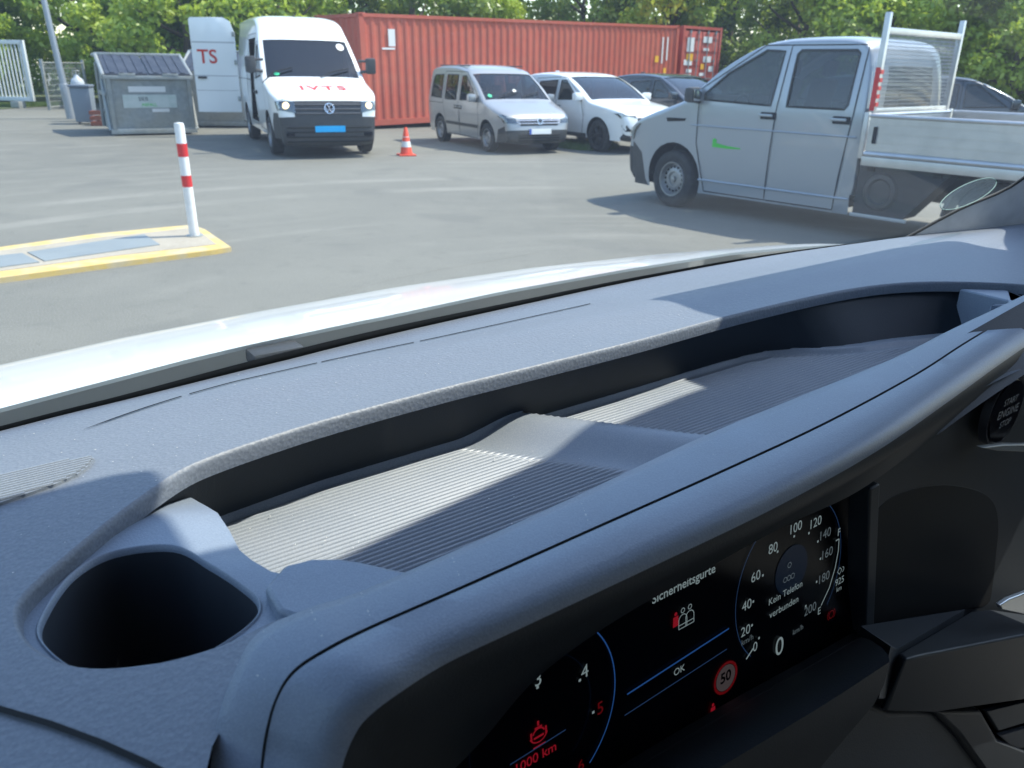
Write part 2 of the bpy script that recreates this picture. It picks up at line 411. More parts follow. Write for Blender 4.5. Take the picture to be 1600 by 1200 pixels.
def wheel(root, x, y, r, w, sg, kind='steel', steer=0.):
    prof = [(r*.60, -.40*w), (r*.66, -.46*w), (r*.80, -.5*w), (r*.93, -.47*w), (r*.985, -.38*w), (r, -.2*w), (r, .2*w), (r*.985, .38*w), (r*.93, .47*w), (r*.80, .5*w), (r*.66, .46*w), (r*.60, .40*w)]
    mb = MB(); mb.lathe(prof, 40, axis='Y'); o = mb.build('wheel', TYRE, root, ang=50); o.location = (x, y, r); o.rotation_euler = (0, 0, steer+(0 if sg > 0 else math.pi))
    # the rim: outer side at +y
    h = w*.5; mb = MB()
    if kind in ('steel', 'shade'):
        mb.lathe([(r*.62, h*.80), (r*.60, h*.98), (r*.565, h*.96), (r*.55, h*.5), (r*.50, h*.30), (r*.46, h*.36), (r*.34, h*.62), (r*.25, h*.60), (r*.22, h*.42), (r*.12, h*.45), (r*.10, h*.75), (0.001, h*.80)], 40, axis='Y')
        n0_ = 0
        for k in range(16):
            a = k*math.pi/8; mb.lathe([(.001, 0), (r*.048, 0), (r*.05, .01)], 10, origin=(0, 0, 0), axis='Y', mi=1)
            n = len(mb.v)-30
            for i in range(n, len(mb.v)):
                v = mb.v[i]; mb.v[i] = (v[0]+math.cos(a)*r*.42, v[1]*-1+h*.52, v[2]+math.sin(a)*r*.42)
        rim = mb.build('rim', [STEEL if kind == 'steel' else RIMD, BLACKM], o, ang=40)
    else:
        mb.lathe([(r*.64, h*.80), (r*.62, h*1.0), (r*.58, h*.96), (r*.56, h*.2), (r*.5, h*.0), (.001, h*0)], 40, axis='Y')
        rim = mb.build('rim', mat('rim_barrel', (.03, .03, .032), .5, metal=.5), o, ang=40)
        mb = MB(); n = 5
        for k in range(n):
            a = 2*math.pi*k/n
            for da in (-.13, .13):
                p0 = Vector((math.cos(a+da*.3)*r*.1, h*.75, math.sin(a+da*.3)*r*.1)); p1 = Vector((math.cos(a+da*1.6)*r*.57, h*.9, math.sin(a+da*1.6)*r*.57))
                mb.tube([p0, p0.lerp(p1, .5), p1], [r*.06, r*.05, r*.045], 8)
        mb.lathe([(r*.17, h*.6), (r*.16, h*.85), (.001, h*.9)], 20, axis='Y')
        mb.build('spokes', RIMD if kind == 'dark' else CHROME, rim)
    return o

def make_car(root, B, sp):
    paint = sp['paint']
    # ---- cap: everything that runs over the centre line
    yb = sorted({abs(r[4]) for r in sp['cap']} | {0, .3, .55, .75, .86, .93, .97, .99, .998, 1})
    yf = [-v for v in yb[::-1] if v > 0]+yb
    ts = [i/B.NS for i in range(B.nt)]
    buck = {}
    for i in range(len(ts)-1):
        for j in range(len(yf)-1):
            tc = (ts[i]+ts[i+1])/2; yc = abs(yf[j]+yf[j+1])/2; nm, mt = 'roof_and_nose', paint
            for rn, rm, t0, t1, y1 in sp['cap']:
                if t0 < tc < t1 and yc < y1: nm, mt = rn, rm
            buck.setdefault(nm, (mt, []))[1].append((i, j))
    for nm, (mt, cells) in buck.items():
        if nm == 'cut': continue
        idx = {}; vs = []; fs = []
        inset = -.012 if nm in sp.get('inset', ()) else 0
        def vi(i, j):
            if (i, j) not in idx:
                P, R, n, yr = B.prof(ts[i]); idx[(i, j)] = len(vs); vs.append(B.cap(ts[i], yf[j]*yr, inset))
            return idx[(i, j)]
        for i, j in cells: fs.append((vi(i, j), vi(i, j+1), vi(i+1, j+1), vi(i+1, j)))
        MB().add(vs, fs).build(nm, mt, root, ang=40)
    # ---- sides
    rail = [(float(a), float(b)) for a, b in B.R]
    lo = []
    zs = B.sill
    lo.append((rail[-1][0], zs))
    for ax in sorted(B.arches):
        r = B.ar; a0 = math.acos(min(1, (B.arches[ax]-zs)/r)) if True else 0
        n = 14; ang = math.pi/2+ (math.pi/2 - math.asin((B.arches[ax]-zs)/r)) if False else None
        th = math.asin(min(.98, (B.arches[ax]-zs)/r))
        for k in range(n+1):
            a = math.pi+th-(math.pi+2*th)*k/n
            lo.append((ax+r*math.cos(a), B.arches[ax]+r*math.sin(a)))
    lo.append((rail[0][0], zs))
    outline = rail+lo
    clean = []
    for p in outline:
        if not clean or math.dist(p, clean[-1]) > 1e-3: clean.append(p)
    outline = clean
    for sg in (-1, 1):
        f = lambda x, z, o=0: B.side(x, z, sg, o)
        wins = [w[1] for w in sp['windows']]
        # doors sample: region 'front_door' etc., lower black cladding regions
        regs = [(n_, poly) for n_, poly, m_ in sp['regions'] if not n_.startswith('only') ]
        mats = {n_: m_ for n_, poly, m_ in sp['regions']}
        if sp.get('open_right') and sg < 0: wins = wins+[sp['open_right']]
        res = cut(outline, regs, wins, .12)
        door_objs = {}
        for nm, (v2, fs) in res.items():
            o = MB().add([f(*v) for v in v2], fs).build(nm.split('#')[0] if nm else 'side_panel', mats.get(nm, paint), root, ang=40)
            door_objs[nm] = o
        for wn, poly, gm in sp['windows']:
            c = (sum(p[0] for p in poly)/len(poly), sum(p[1] for p in poly)/len(poly))
            par = root
            for n_, pg in regs:
                if inside(c, pg) and n_ in door_objs: par = door_objs[n_]
            patch('window', f, poly, -.010, gm, par, .15, 0)
            mb = MB(); ribbon(mb, f, list(poly)+[poly[0], poly[1]], sp.get('gasket', .03), .003); mb.build('window_frame', SEAL, par, smooth=False)
        mb = MB()
        for sm in sp['seams']: ribbon(mb, f, sm, .012, .0025)
        mb.build('door_seams', BLACKM, root, smooth=False)
        for hx, hz in sp.get('handles', ()):
            mb = MB(); p = f(hx, hz, .012); mb.box(p, (.19, .035, .03), bev=.012); mb.box(f(hx-.03, hz-.005, .002), (.20, .02, .075), bev=.008, mi=1)
            par = root
            for n_, pg in regs:
                if inside((hx, hz), pg) and n_ in door_objs: par = door_objs[n_]
            mb.build('handle', [paint if sp.get('hpaint') else BUMP, BLACKM], par)
        # arches
        for ax, az in B.arches.items():
            n = 16; vs = []
            for k in range(n+1):
                a = math.pi*k/n; x, z = ax+B.ar*.995*math.cos(a), az+B.ar*.995*math.sin(a); y = B.half(x, max(z, zs))
                vs += [(x, sg*(y+.002), z), (x, sg*(y-.34), z)]
            fs = [(2*k, 2*k+1, 2*k+3, 2*k+2) for k in range(n)]
            vs.append((ax, sg*(B.W-.34), az)); c = len(vs)-1
            fs += [(2*k+1, c, 2*k+3) for k in range(n)]
            MB().add(vs, fs).build('wheel_arch', BLACKM, root)
    # underbody
    mb = MB(); L = B.xf-B.xr
    mb.box(((B.xf+B.xr)/2, 0, B.sill+.10), (L-.5, B.W*1.5, .16)); mb.build('underbody', BLACKM, root)
    for i, (ax, az) in enumerate(B.arches.items()):
        for sg in (-1, 1):
            wheel(root, ax, sg*(B.W-.02-sp['tw']/2), sp['wr'], sp['tw'], sg, sp['rim'], sp.get('steer', 0) if ax > -.5 else 0)

def mirror(root, B, x, z, paint, big=False, out=.13):
    for sg in (-1, 1):
        mb = MB(); p = B.side(x, z, sg, out); h = .30 if big else .17
        mb.box(p, (.14, .20, h), bev=.045); mb.tube([B.side(x-.02, z-h*.4, sg, -.03), B.side(x, z-h*.35, sg, .06), p+Vector((0, 0, -h*.3))], .03, 8, mi=1)
        if big: mb.tube([B.side(x-.02, z+h*.3, sg, -.03), p+Vector((0, 0, h*.3))], .025, 8, mi=1)
        o = mb.build('door_mirror', [paint, BUMP], root)
        mb = MB(); mb.box(p+Vector((-.072, 0, 0)), (.006, .15, h*.75), bev=.003); mb.build('mirror_glass', CHROME, o)
def seats(root, xs, ys, z, h=.62):
    for x in xs:
        for y in ys:
            mb = MB(); mb.box((x-.25, y, z+h*.5), (.14, .46, h), Matrix.Rotation(rad(-12), 3, 'Y'), bev=.05)
            mb.box((x-.36, y, z+h+.10), (.09, .24, .18), Matrix.Rotation(rad(-8), 3, 'Y'), bev=.035); mb.box((x, y, z), (.48, .46, .16), bev=.05)
            mb.build('seat', SEATM, root)
def emblem(root, pos, r, nrm=(1, 0, 0)):
    """round badge: ring with the V over W strokes"""
    mb = MB(); n = 28
    mb.tube([(0, math.cos(2*math.pi*k/n)*r, math.sin(2*math.pi*k/n)*r) for k in range(n)], r*.12, 6, closed=True)
    def st(a, b): mb.tube([(0, a[0]*r, a[1]*r), (0, b[0]*r, b[1]*r)], r*.085, 6)
    st((-.38, .85), (0, .12)); st((0, .12), (.38, .85))
    st((-.85, .35), (-.42, -.75)); st((-.42, -.75), (0, -.05)); st((0, -.05), (.42, -.75)); st((.42, -.75), (.85, .35))
    mb.lathe([(r*.98, -.012), (.001, -.012)], 24, axis='X', mi=1)
    o = mb.build('badge', [CHROME, BLACKM], root); o.location = pos; o.rotation_euler = (0, -rad(12), 0); return o
def letters(name, fn, s, size, m, parent, x0, y0, off=.004, dirx=(1, 0), bold=.0, spacing=1.0):
    """flat lettering mapped on a surface; dirx = text direction in the 2-D surface coordinates"""
    vs, fs = text_geo(s, size, bold, spacing); dx, dy = dirx
    return MB().add([fn(x0+a*dx-b*dy, y0+a*dy+b*dx, off) for a, b in vs], fs).build(name, m, parent, smooth=False, fix=False)
def rect(x0, x1, y0, y1): return [(x0, y0), (x1, y0), (x1, y1), (x0, y1)]

# ================= white panel van with its rear door swung open
def panel_van():
    root = thing('panel_van', 'white high roof van with lit headlights, red bonnet letters and a door swung open', 'van', (-3.95, 16.86, 0.014), rad(-66.5), None, 1.023)
    keys = [(.86, .20, .12), (.97, .30, .15), (.99, .52, .17), (.985, .74, .16), (.94, .93, .14), (.86, 1.07, .12), (.55, 1.19, .11), (.1, 1.30, .10), (-.28, 1.41, .09), (-.60, 1.68, .08), (-1.10, 2.09, .09), (-1.33, 2.30, .16), (-1.62, 2.48, .17), (-2.2, 2.57, .15), (-3.5, 2.59, .14), (-4.7, 2.57, .14), (-4.98, 2.48, .10), (-5.05, 1.9, .06), (-5.06, 1.2, .05), (-5.05, .5, .05), (-5.0, .28, .04)]
    B = Body(keys, 1.0, 1.30, .135, .25, .16, -4.7, .03, .34, {0: .36, -3.64: .36}, .46)
    sp = dict(paint=WHITE, tw=.235, wr=.355, rim='steel', cap=[('front_bumper', BUMP, -1, 3.0, 1.01), ('grille_surround', BUMP, 3.0, 4.6, .70), ('windscreen', GLD, 8, 10, .90)], inset=('windscreen',),
        regions=[('front_bumper', [(.30, .2), (1.1, .2), (1.1, .80), (.62, .80), (.5, .62), (.42, .34)], BUMP), ('front_door', [(-.25, .42), (-1.42, .42), (-1.42, 2.02), (-1.15, 2.02), (-.42, 1.45), (-.25, 1.3)], WHITE)],
        windows=[('w', [(-.52, 1.42), (-1.36, 1.36), (-1.36, 1.98), (-1.16, 1.98)], GLD)],
        seams=[[(-.25, .42), (-1.42, .42), (-1.42, 2.04), (-1.14, 2.04)], [(-.25, .42), (-.25, 1.3), (-.42, 1.46)], [(-1.55, .45), (-1.55, 2.2), (-2.85, 2.2), (-2.85, .45), (-1.55, .45)], [(-1.5, 1.32), (-5, 1.32)]],
        handles=[(-1.28, 1.1), (-1.68, 1.1)], open_right=[(-1.60, .50), (-2.80, .50), (-2.80, 2.12), (-1.60, 2.12)])
    make_car(root, B, sp)
    # cargo bay seen through the open side
    mb = MB(); mb.box((-3.3, 0, .55), (3.4, 1.7, .05)); mb.box((-1.52, 0, 1.3), (.04, 1.66, 1.6)); mb.box((-4.9, .1, 1.3), (.04, 1.6, 1.6)); mb.box((-3.3, .80, 1.3), (3.3, .04, 1.6))
    mb.build('cargo_lining', mat('ply_lining', (.22, .19, .15), .7, noise=[(4, .5, (.14, .12, .1))]), root, smooth=False)
    f = B.front
    # grille slats, chrome lines
    mb = MB()
    for z, w in ((.80, .58), (.875, .60), (.95, .62)):
        mb.tube([f(y, z, .012) for y in np.linspace(-w, w, 13)], .013, 6)
    mb.build('grille_bars', mat('grille_bar', (.12, .12, .125), .3, metal=.6), root)
    mb = MB()
    for z in (.30, .385, .47, .55): mb.tube([f(y, z, .006) for y in np.linspace(-.78, .78, 13)], .014, 6)
    mb.build('bumper_grille', BLACKM, root)
    emblem(root, f(0, .885, .03), .088)
    # lit headlights
    for sg in (-1, 1):
        poly = [(sg*.60, .80), (sg*.93, .84), (sg*.955, 1.0), (sg*.80, 1.05), (sg*.60, 1.0)]
        if sg > 0: poly = poly[::-1]
        h = patch('headlight', lambda a, b, o: f(a, b, o), poly, .004, LENS, root, .05)
        mb = MB(); c = f(sg*.76, .93, .012); mb.lathe([(.001, .022), (.04, .016), (.062, 0)], 20, origin=c, axis='X'); mb.build('lamp', LAMP, h)
        patch('lens', lambda a, b, o: f(a, b, o), poly, .035, HEADG, h, .06)
        mb = MB(); mb.box(f(sg*.72, .43, .01), (.04, .17, .07), bev=.015); mb.build('fog_light', BLACK, root)
    patch('licence_plate', lambda a, b, o: f(a, b, .02+o), rect(-.27, .27, .47, .58), .008, BLUEP, root, .1, .012)
    letters('bonnet_lettering', B.top, 'IVTS', .37, REDT, root, .43, .02, .006, dirx=(0, 1), bold=.008, spacing=1.3)
    for sg in (-1, 1):
        b = B.top(-.18, -.45+.55*sg, .03); MB().tube([b, B.cap(8.3, b.y+.25, .03), B.cap(8.6, b.y+.62, .025)], .012, 6).build('wiper', BLACKM, root)
    mirror(root, B, -.42, 1.62, BUMP, True, .20)
    patch('sticker', lambda a, b, o: B.cap(a, b, o), [(8.25+.12*math.cos(k), -.70+.055*math.sin(k)) for k in np.linspace(0, 2*math.pi, 13)[:-1]], .003, mat('green_sticker', (.03, .5, .25), .5), root, .2, 0)
    patch('sticker', lambda a, b, o: B.cap(a, b, o), [(9.7+.16*math.cos(k), .68+.08*math.sin(k)) for k in np.linspace(0, 2*math.pi, 13)[:-1]], .003, STICK, root, .2, 0)
    mb = MB(); mb.tube([B.cap(13, 0, 0), B.cap(12.6, 0, .06)], .012, 6); mb.build('aerial', BLACKM, root)
    # rear leaf door swung out beside the van, outer face towards the camera
    d = bpy.data.objects.new('rear_door', None)
    hx, hz0, hz1, w = 0, .50, 2.42, .98
    out = [(0, hz0), (w, hz0+.0), (w, hz1+.08), (w-.04, hz1+.12), (.22, hz1+.13), (.08, hz1+.05), (0, hz1-.20)]
    def fd(a, b, o=0): return Vector((0 + .05*math.sin(math.pi*min(max(a/w, 0), 1))-.07*max(0, (b-2.0))**2+o, -a, b))
    dm = MB(); r = cut(out, [], [], .12)['']; dm.add([fd(a, b) for a, b in r[0]], r[1])
    dm.add([fd(a, b)-Vector((.05, 0, 0)) for a, b in r[0]], [t[::-1] for t in r[1]]); L = len(out)
    dm.add([fd(*p) for p in out]+[fd(*p)-Vector((.05, 0, 0)) for p in out], [(i, (i+1) % L, (i+1) % L+L, i+L) for i in range(L)])
    door = dm.build('rear_door', WHITE, root)
    door['label'] = 'white rear door swung open with red letters'
    door.location = (-4.35, -1.03, .05); door.rotation_euler = (0, 0, rad(-14))
    for z_, w_ in ((2.02, .03), (1.30, .02), (.98, .014)): mb = MB(); ribbon(mb, fd, [(.02, z_), (w-.02, z_)], w_, .003); mb.build('door_crease', mat('crease_paint', (.45, .46, .46), .5), door, smooth=False)
    letters('lettering', lambda a, b, o: fd(w-a, b, o), 'TS', .42, REDT, door, .34, 1.70, .006, bold=.006)
    mb = MB(); mb.box(fd(.80, 1.26, .02), (.03, .20, .05), bev=.012); mb.build('handle', BUMP, door)
    for z in (.8, 1.6, 2.2): MB().box(fd(.02, z, .01), (.05, .07, .10), bev=.01).build('hinge', GALV, door)
    return root
panel_van()

# ================= silver crew cab truck with a drop-side bed
def truck():
    root = thing('crew_cab_truck', 'silver crew cab truck with drop side bed, mesh guard and green mark on its door', 'truck', (2.722, 11.452, 0), rad(131)); root.scale = (1, 1, 1.06)
    keys = [(.76, .24, .12), (.87, .34, .14), (.90, .52, .16), (.89, .70, .15), (.83, .90, .13), (.73, 1.02, .12), (.46, 1.12, .11), (.05, 1.24, .09), (-.20, 1.34, .08), (-.60, 1.64, .07), (-1.04, 1.87, .075), (-1.36, 1.945, .085), (-1.8, 1.965, .09), (-2.22, 1.955, .09), (-2.42, 1.89, .09), (-2.51, 1.68, .07), (-2.55, 1.2, .05), (-2.55, .6, .04), (-2.53, .42, .04)]
    B = Body(keys, .952, 1.20, .19, .15, .20, -2.3, .035, .22, {-.05: .36}, .425)
    sp = dict(paint=SILVER, tw=.215, wr=.343, rim='steel', steer=rad(-4), hpaint=True, gasket=.022,
        cap=[('front_bumper', BUMP, -1, 3.0, 1.01), ('grille_surround', BUMP, 3.0, 4.2, .66), ('windscreen', GLC, 8, 10, .90), ('rear_window', GLC, 15.0, 16.0, .62)], inset=('windscreen',),
        regions=[('front_bumper', [(.33, .15), (1.1, .15), (1.1, .74), (.72, .74), (.52, .62), (.44, .3)], BUMP),
                 ('front_door', [(-.55, .25), (-1.42, .25), (-1.47, 1.2), (-1.50, 1.865), (-1.18, 1.865), (-.40, 1.40), (-.40, .8)], SILVER),
                 ('rear_door', [(-1.44, .25), (-2.31, .25), (-2.40, 1.2), (-2.40, 1.865), (-1.53, 1.865), (-1.49, 1.2)], SILVER)],
        windows=[('w', [(-.46, 1.29), (-1.40, 1.26), (-1.44, 1.81), (-1.20, 1.82), (-.74, 1.58), (-.46, 1.36)], GLC),
                 ('w', [(-1.60, 1.26), (-2.30, 1.26), (-2.33, 1.30), (-2.33, 1.79), (-2.29, 1.82), (-1.64, 1.82), (-1.60, 1.78)], GLC)],
        seams=[[(-.55, .25), (-1.43, .25), (-1.48, 1.2), (-1.515, 1.87), (-1.18, 1.87), (-.39, 1.405), (-.40, .8), (-.55, .25)],
               [(-1.44, .25), (-2.31, .25), (-2.41, 1.2), (-2.41, 1.87), (-1.515, 1.87)]],
        handles=[(-1.36, 1.16), (-2.26, 1.16)])
    make_car(root, B, sp)
    f = B.front
    seats(root, (-.95,), (-.42, .42), .85, .70); seats(root, (-1.95,), (-.5, 0, .5), .82, .68)
    mb = MB(); mb.box((-.42, 0, 1.08), (.42, 1.6, .22), bev=.06); mb.build('dashboard', SEATM, root)
    mb = MB(); mb.lathe([(.18, 0)], 4); mb = MB(); n = 24
    mb.tube([(-.62-.05*math.sin(2*math.pi*k/n), .42+.19*math.cos(2*math.pi*k/n), 1.16+.18*math.sin(2*math.pi*k/n)) for k in range(n)], .014, 6, closed=True); mb.build('steering_wheel', SEATM, root)
    # character crease over the doors, fuel flap, indicator slot
    for sg in (-1, 1):
        s_ = lambda x, z, o=0: B.side(x, z, sg, o)
        mb = MB(); mb.tube([s_(x, 1.0, .001) for x in np.linspace(-.3, -2.48, 20)], .010, 6); mb.build('side_crease', SILVER, root)
        mb = MB(); mb.tube([s_(x, .38, .003) for x in np.linspace(-.46, -2.48, 16)], .013, 6); mb.build('sill_crease', SILVER, root)
        patch('wing_vent', s_, [(.08, 1.02), (-.20, 1.04), (-.22, 1.07), (.10, 1.065)], .004, BLACKM, root, .05, 0)
        poly = [(sg*.58, .74), (sg*.87, .76), (sg*.90, .97), (sg*.58, .92)]
        h = patch('headlight', lambda a, b, o: f(a, b, o), poly if sg < 0 else poly[::-1], .004, LENS, root, .05); patch('lens', lambda a, b, o: f(a, b, o), poly, .03, HEADG, h, .06)
    fs_ = lambda x, z, o=0: B.side(x, z, 1, o)
    mb = MB(); n = 60; ribbon(mb, fs_, [(-.66, .795), (-.80, .785), (-.98, .79), (-1.06, .787)], .030, .004)
    mb.build('door_lettering', GREENT, root, smooth=False) if False else None
    patch('door_mark', fs_, [(-.65, .775), (-.65, .86), (-.68, .875), (-.715, .85), (-.70, .825), (-.76, .812), (-.86, .80), (-1.06, .788), (-1.06, .776), (-.85, .768)], .004, GREENT, root, .05, 0)
    mirror(root, B, -.36, 1.34, BUMP, False, .11)
    # ------------- bed
    x0, x1, zb, zt, w = -2.62, -5.9, .84, 1.22, 1.02
    mb = MB(); mb.box(((x0+x1)/2, 0, zb-.03), (x0-x1, 2*w-.02, .06)); mb.build('bed_floor', mat('ply_floor', (.10, .075, .055), .7), root, smooth=False)
    def board(name, p0, p1, axis_y, sg):
        mb = MB(); L = abs(p1-p0); c = (p0+p1)/2; H = zt-zb
        hs = [0, .03, .05, .12, .135, .205, .22, .29, .305, .36, .375, H]
        for k in range(0, len(hs)-1):
            z0, z1 = hs[k], hs[k+1]; wide = (z1-z0) > .025
            th = .028 if wide else .018
            if axis_y: mb.box((c, sg*(w-.014), zb+(z0+z1)/2), (L, th, z1-z0-.0))
            else: mb.box((sg, 0, zb+(z0+z1)/2), (th, L, z1-z0))
        # rolled rims
        if axis_y:
            mb.tube([(p0, sg*(w+.002), zt), (p1, sg*(w+.002), zt)], .018, 8); mb.tube([(p0, sg*(w+.006), zb+.02), (p1, sg*(w+.006), zb+.02)], .026, 8)
        else: mb.tube([(sg, p0, zt), (sg, p1, zt)], .018, 8)
        return mb.build(name, ALU, root, ang=25)
    for sg in (-1, 1):
        b = board('drop_side', x0-.02, x1+.02, True, sg)
        for x_ in (x0-.10, x1+.2): MB().box((x_, sg*(w+.012), zb+.20), (.035, .02, .16), bev=.006).build('latch', BLACKM, b)
        mb = MB(); mb.box((x0+.02, sg*(w-.01), (zb+zt)/2), (.05, .05, zt-zb+.06), bev=.006); mb.build('corner_post', ALU, root)
        mb = MB(); mb.box(((x0+x1)/2, sg*(w-.01), zb-.05), (x0-x1, .05, .09), bev=.008); mb.build('bed_rail', ALU, root)
    board('tailboard', -w, w, False, x1)
    board('headboard', -w, w, False, x0+.01)
    # guard frame with mesh
    gx = x0+.03; zg = 2.05; gw = .90
    mb = MB()
    for sg in (-1, 1): mb.box((gx, sg*gw, (zb+zg+.10)/2), (.055, .055, zg+.10-zb), bev=.006)
    mb.box((gx, 0, zg-.06), (.05, 2*gw-.05, .06), bev=.006); mb.box((gx, 0, zt+.04), (.04, 2*gw-.05, .05), bev=.006)
    gd = mb.build('guard_frame', ALU, root)
    mb = MB(); r = .0038; st = .036
    for i in range(int(2*gw/st)):
        y = -gw+.03+i*st; mb.tube([(gx, y, zt+.05), (gx, y, zg-.07)], r, 4, cap=False)
    for i in range(int((zg-zt-.1)/st)+1):
        z = zt+.06+i*st; mb.tube([(gx+.004, -gw, z), (gx+.004, gw, z)], r, 4, cap=False)
    mb.build('guard_mesh', ALU, gd, ang=80)
    mb = MB()
    for k in range(5): mb.box((gx-.032, gw, zt+.10+k*.075), (.01, .058, .038))
    mb.box((gx, gw+.03, zt+.24), (.05, .006, .40)); mb.build('red_marker', SIGR, gd, smooth=False)
    # chassis below the bed
    mb = MB()
    for sg in (-1, 1): mb.box((-4.2, sg*.42, .60), (3.3, .09, .18)); 
    for x in (-2.7, -3.4, -4.5, -5.6): mb.box((x, 0, .74), (.08, 1.9, .10))
    mb.build('chassis_frame', BLACKM, root)
    for sg in (-1, 1):
        mb = MB(); n = 14; vs = []
        for k in range(n+1):
            a = math.pi*k/n; vs += [(-3.95+.46*math.cos(a), sg*.93, .34+.42*math.sin(a)), (-3.95+.46*math.cos(a), sg*.66, .34+.42*math.sin(a)), (-3.95+.43*math.cos(a), sg*.93, .34+.39*math.sin(a)), (-3.95+.43*math.cos(a), sg*.66, .34+.39*math.sin(a))]
        fs = []
        for k in range(n):
            a, b = 4*k, 4*k+4; fs += [(a, a+1, b+1, b), (a+2, b+2, b+3, a+3), (a, b, b+2, a+2), (a+1, a+3, b+3, b+1)]
        mb.add(vs, fs); mb.build('mudguard', BUMP, root)
        wheel(root, -3.95, sg*.80, .343, .215, sg, 'shade')  # same rim as the front in dark metal, shade put into its colour
        pl_y = sg*.93; P_ = [(-2.57, .82), (-2.57, .26), (-3.12, .26), (-3.60, .82)]
        mb = MB(); mb.prism(P_, lambda p: Vector((p[0], pl_y, p[1])), back=lambda p: Vector((p[0], pl_y-sg*.30, p[1]))); sc_o = mb.build('side_cover', DARK, root, smooth=False)
        mb = MB(); mb.lathe([(.19, .0), (.17, .03), (.13, .035), (.11, .01), (.001, .012)], 26, origin=(0, 0, 0), axis='Y'); mb.v = [(v[0]-2.84, pl_y+sg*v[1], v[2]+.50) for v in mb.v]; mb.build('air_filter_cover', BUMP, sc_o)
        mb = MB(); mb.box((-2.86, pl_y+sg*.005, .245), (.62, .03, .035), bev=.006); mb.build('sill_rail', SILVER, sc_o)
    for sg in (-1, 1):
        mb = MB(); mb.box((-5.88, sg*.75, .66), (.06, .36, .13), bev=.012); mb.build('tail_light', SIGR, root)
truck()

# ================= small silver people carrier beside the container
def minivan_spec(paint, win, wind, inner=True):
    keys = [(.74, .22, .12), (.85, .30, .15), (.88, .44, .17), (.865, .58, .16), (.82, .72, .14), (.72, .84, .12), (.42, .95, .11), (.08, 1.04, .09), (-.16, 1.12, .08), (-.58, 1.40, .07), (-1.02, 1.64, .08), (-1.3, 1.75, .10), (-1.9, 1.82, .11), (-2.7, 1.82, .11), (-3.2, 1.77, .10), (-3.38, 1.66, .08), (-3.46, 1.20, .07), (-3.53, .75, .06), (-3.50, .35, .05)]
    B = Body(keys, .897, 1.0, .165, .1, .22, -3.1, .06, .25, {0: .33, -2.68: .33}, .375)
    sp = dict(paint=paint, tw=.20, wr=.315, rim='steel', steer=0, hpaint=True, gasket=.024,
        cap=[('front_bumper', BUMP, -1, 2.6, 1.01), ('grille_surround', BUMP, 3.2, 4.2, .60), ('windscreen', wind, 8, 10, .90), ('rear_window', GLC, 15, 16, .7)], inset=('windscreen',),
        regions=[('front_bumper', [(.30, .12), (1.1, .12), (1.1, .60), (.70, .60), (.50, .52), (.40, .25)], BUMP),
                 ('front_door', [(-.50, .27), (-1.46, .27), (-1.50, 1.0), (-1.50, 1.66), (-1.16, 1.66), (-.45, 1.16), (-.40, .7)], paint),
                 ('sliding_door', [(-1.48, .27), (-2.28, .27), (-2.34, .62), (-2.42, 1.0), (-2.42, 1.66), (-1.52, 1.66), (-1.52, 1.0)], paint)],
        windows=[('w', [(-.62, 1.09), (-1.42, 1.05), (-1.42, 1.58), (-1.18, 1.59), (-.74, 1.30), (-.62, 1.18)], win),
                 ('w', [(-1.62, 1.05), (-2.32, 1.05), (-2.32, 1.60), (-1.62, 1.60)], win), ('w', [(-2.52, 1.06), (-3.22, 1.08), (-3.14, 1.50), (-3.06, 1.58), (-2.52, 1.60)], win)],
        seams=[[(-.50, .27), (-1.47, .27), (-1.51, 1.0), (-1.51, 1.67), (-1.16, 1.67), (-.44, 1.16), (-.40, .7), (-.50, .27)], [(-1.47, .27), (-2.28, .27), (-2.34, .62), (-2.43, 1.0), (-2.43, 1.67), (-1.51, 1.67)], [(-2.45, .95), (-3.4, .95)]],
        handles=[(-1.38, .90), (-1.62, .90)])
    return B, sp
def minivan_front(root, B, paint, light=True):
    f = B.front
    for sg in (-1, 1):
        poly = [(sg*.53, .66), (sg*.80, .66), (sg*.865, .80), (sg*.80, .84), (sg*.56, .76)]
        if sg > 0: poly = poly[::-1]
        h = patch('headlight', lambda a, b, o: f(a, b, o), poly, .004, LENS, root, .05); patch('lens', lambda a, b, o: f(a, b, o), poly, .03, HEADG, h, .06)
        s_ = lambda x, z, o=0: B.side(x, z, sg, o)
        for a_, b_ in ((-.45, -1.45), (-1.49, -2.28)): mb = MB(); ribbon(mb, s_, [(a_, .52), (b_, .52)], .07, .012); mb.build('side_moulding', BUMP if paint is SILVER2 else paint, root)
        mb = MB(); z = 1.79; mb.tube([B.side(x, z-.02, sg, -.10) + Vector((0, 0, .03)) for x in np.linspace(-1.3, -3.1, 8)], .014, 6); mb.build('roof_rail', BUMP, root)
    mb = MB()
    for z in (.66, .72): mb.tube([f(y, z, .012) for y in np.linspace(-.50, .50, 11)], .011, 6)
    mb.build('grille_bars', CHROME, root)
    mb = MB()
    for z in (.30, .36, .42): mb.tube([f(y, z, .004) for y in np.linspace(-.5, .5, 9)], .016, 6)
    mb.build('bumper_grille', BLACKM, root)
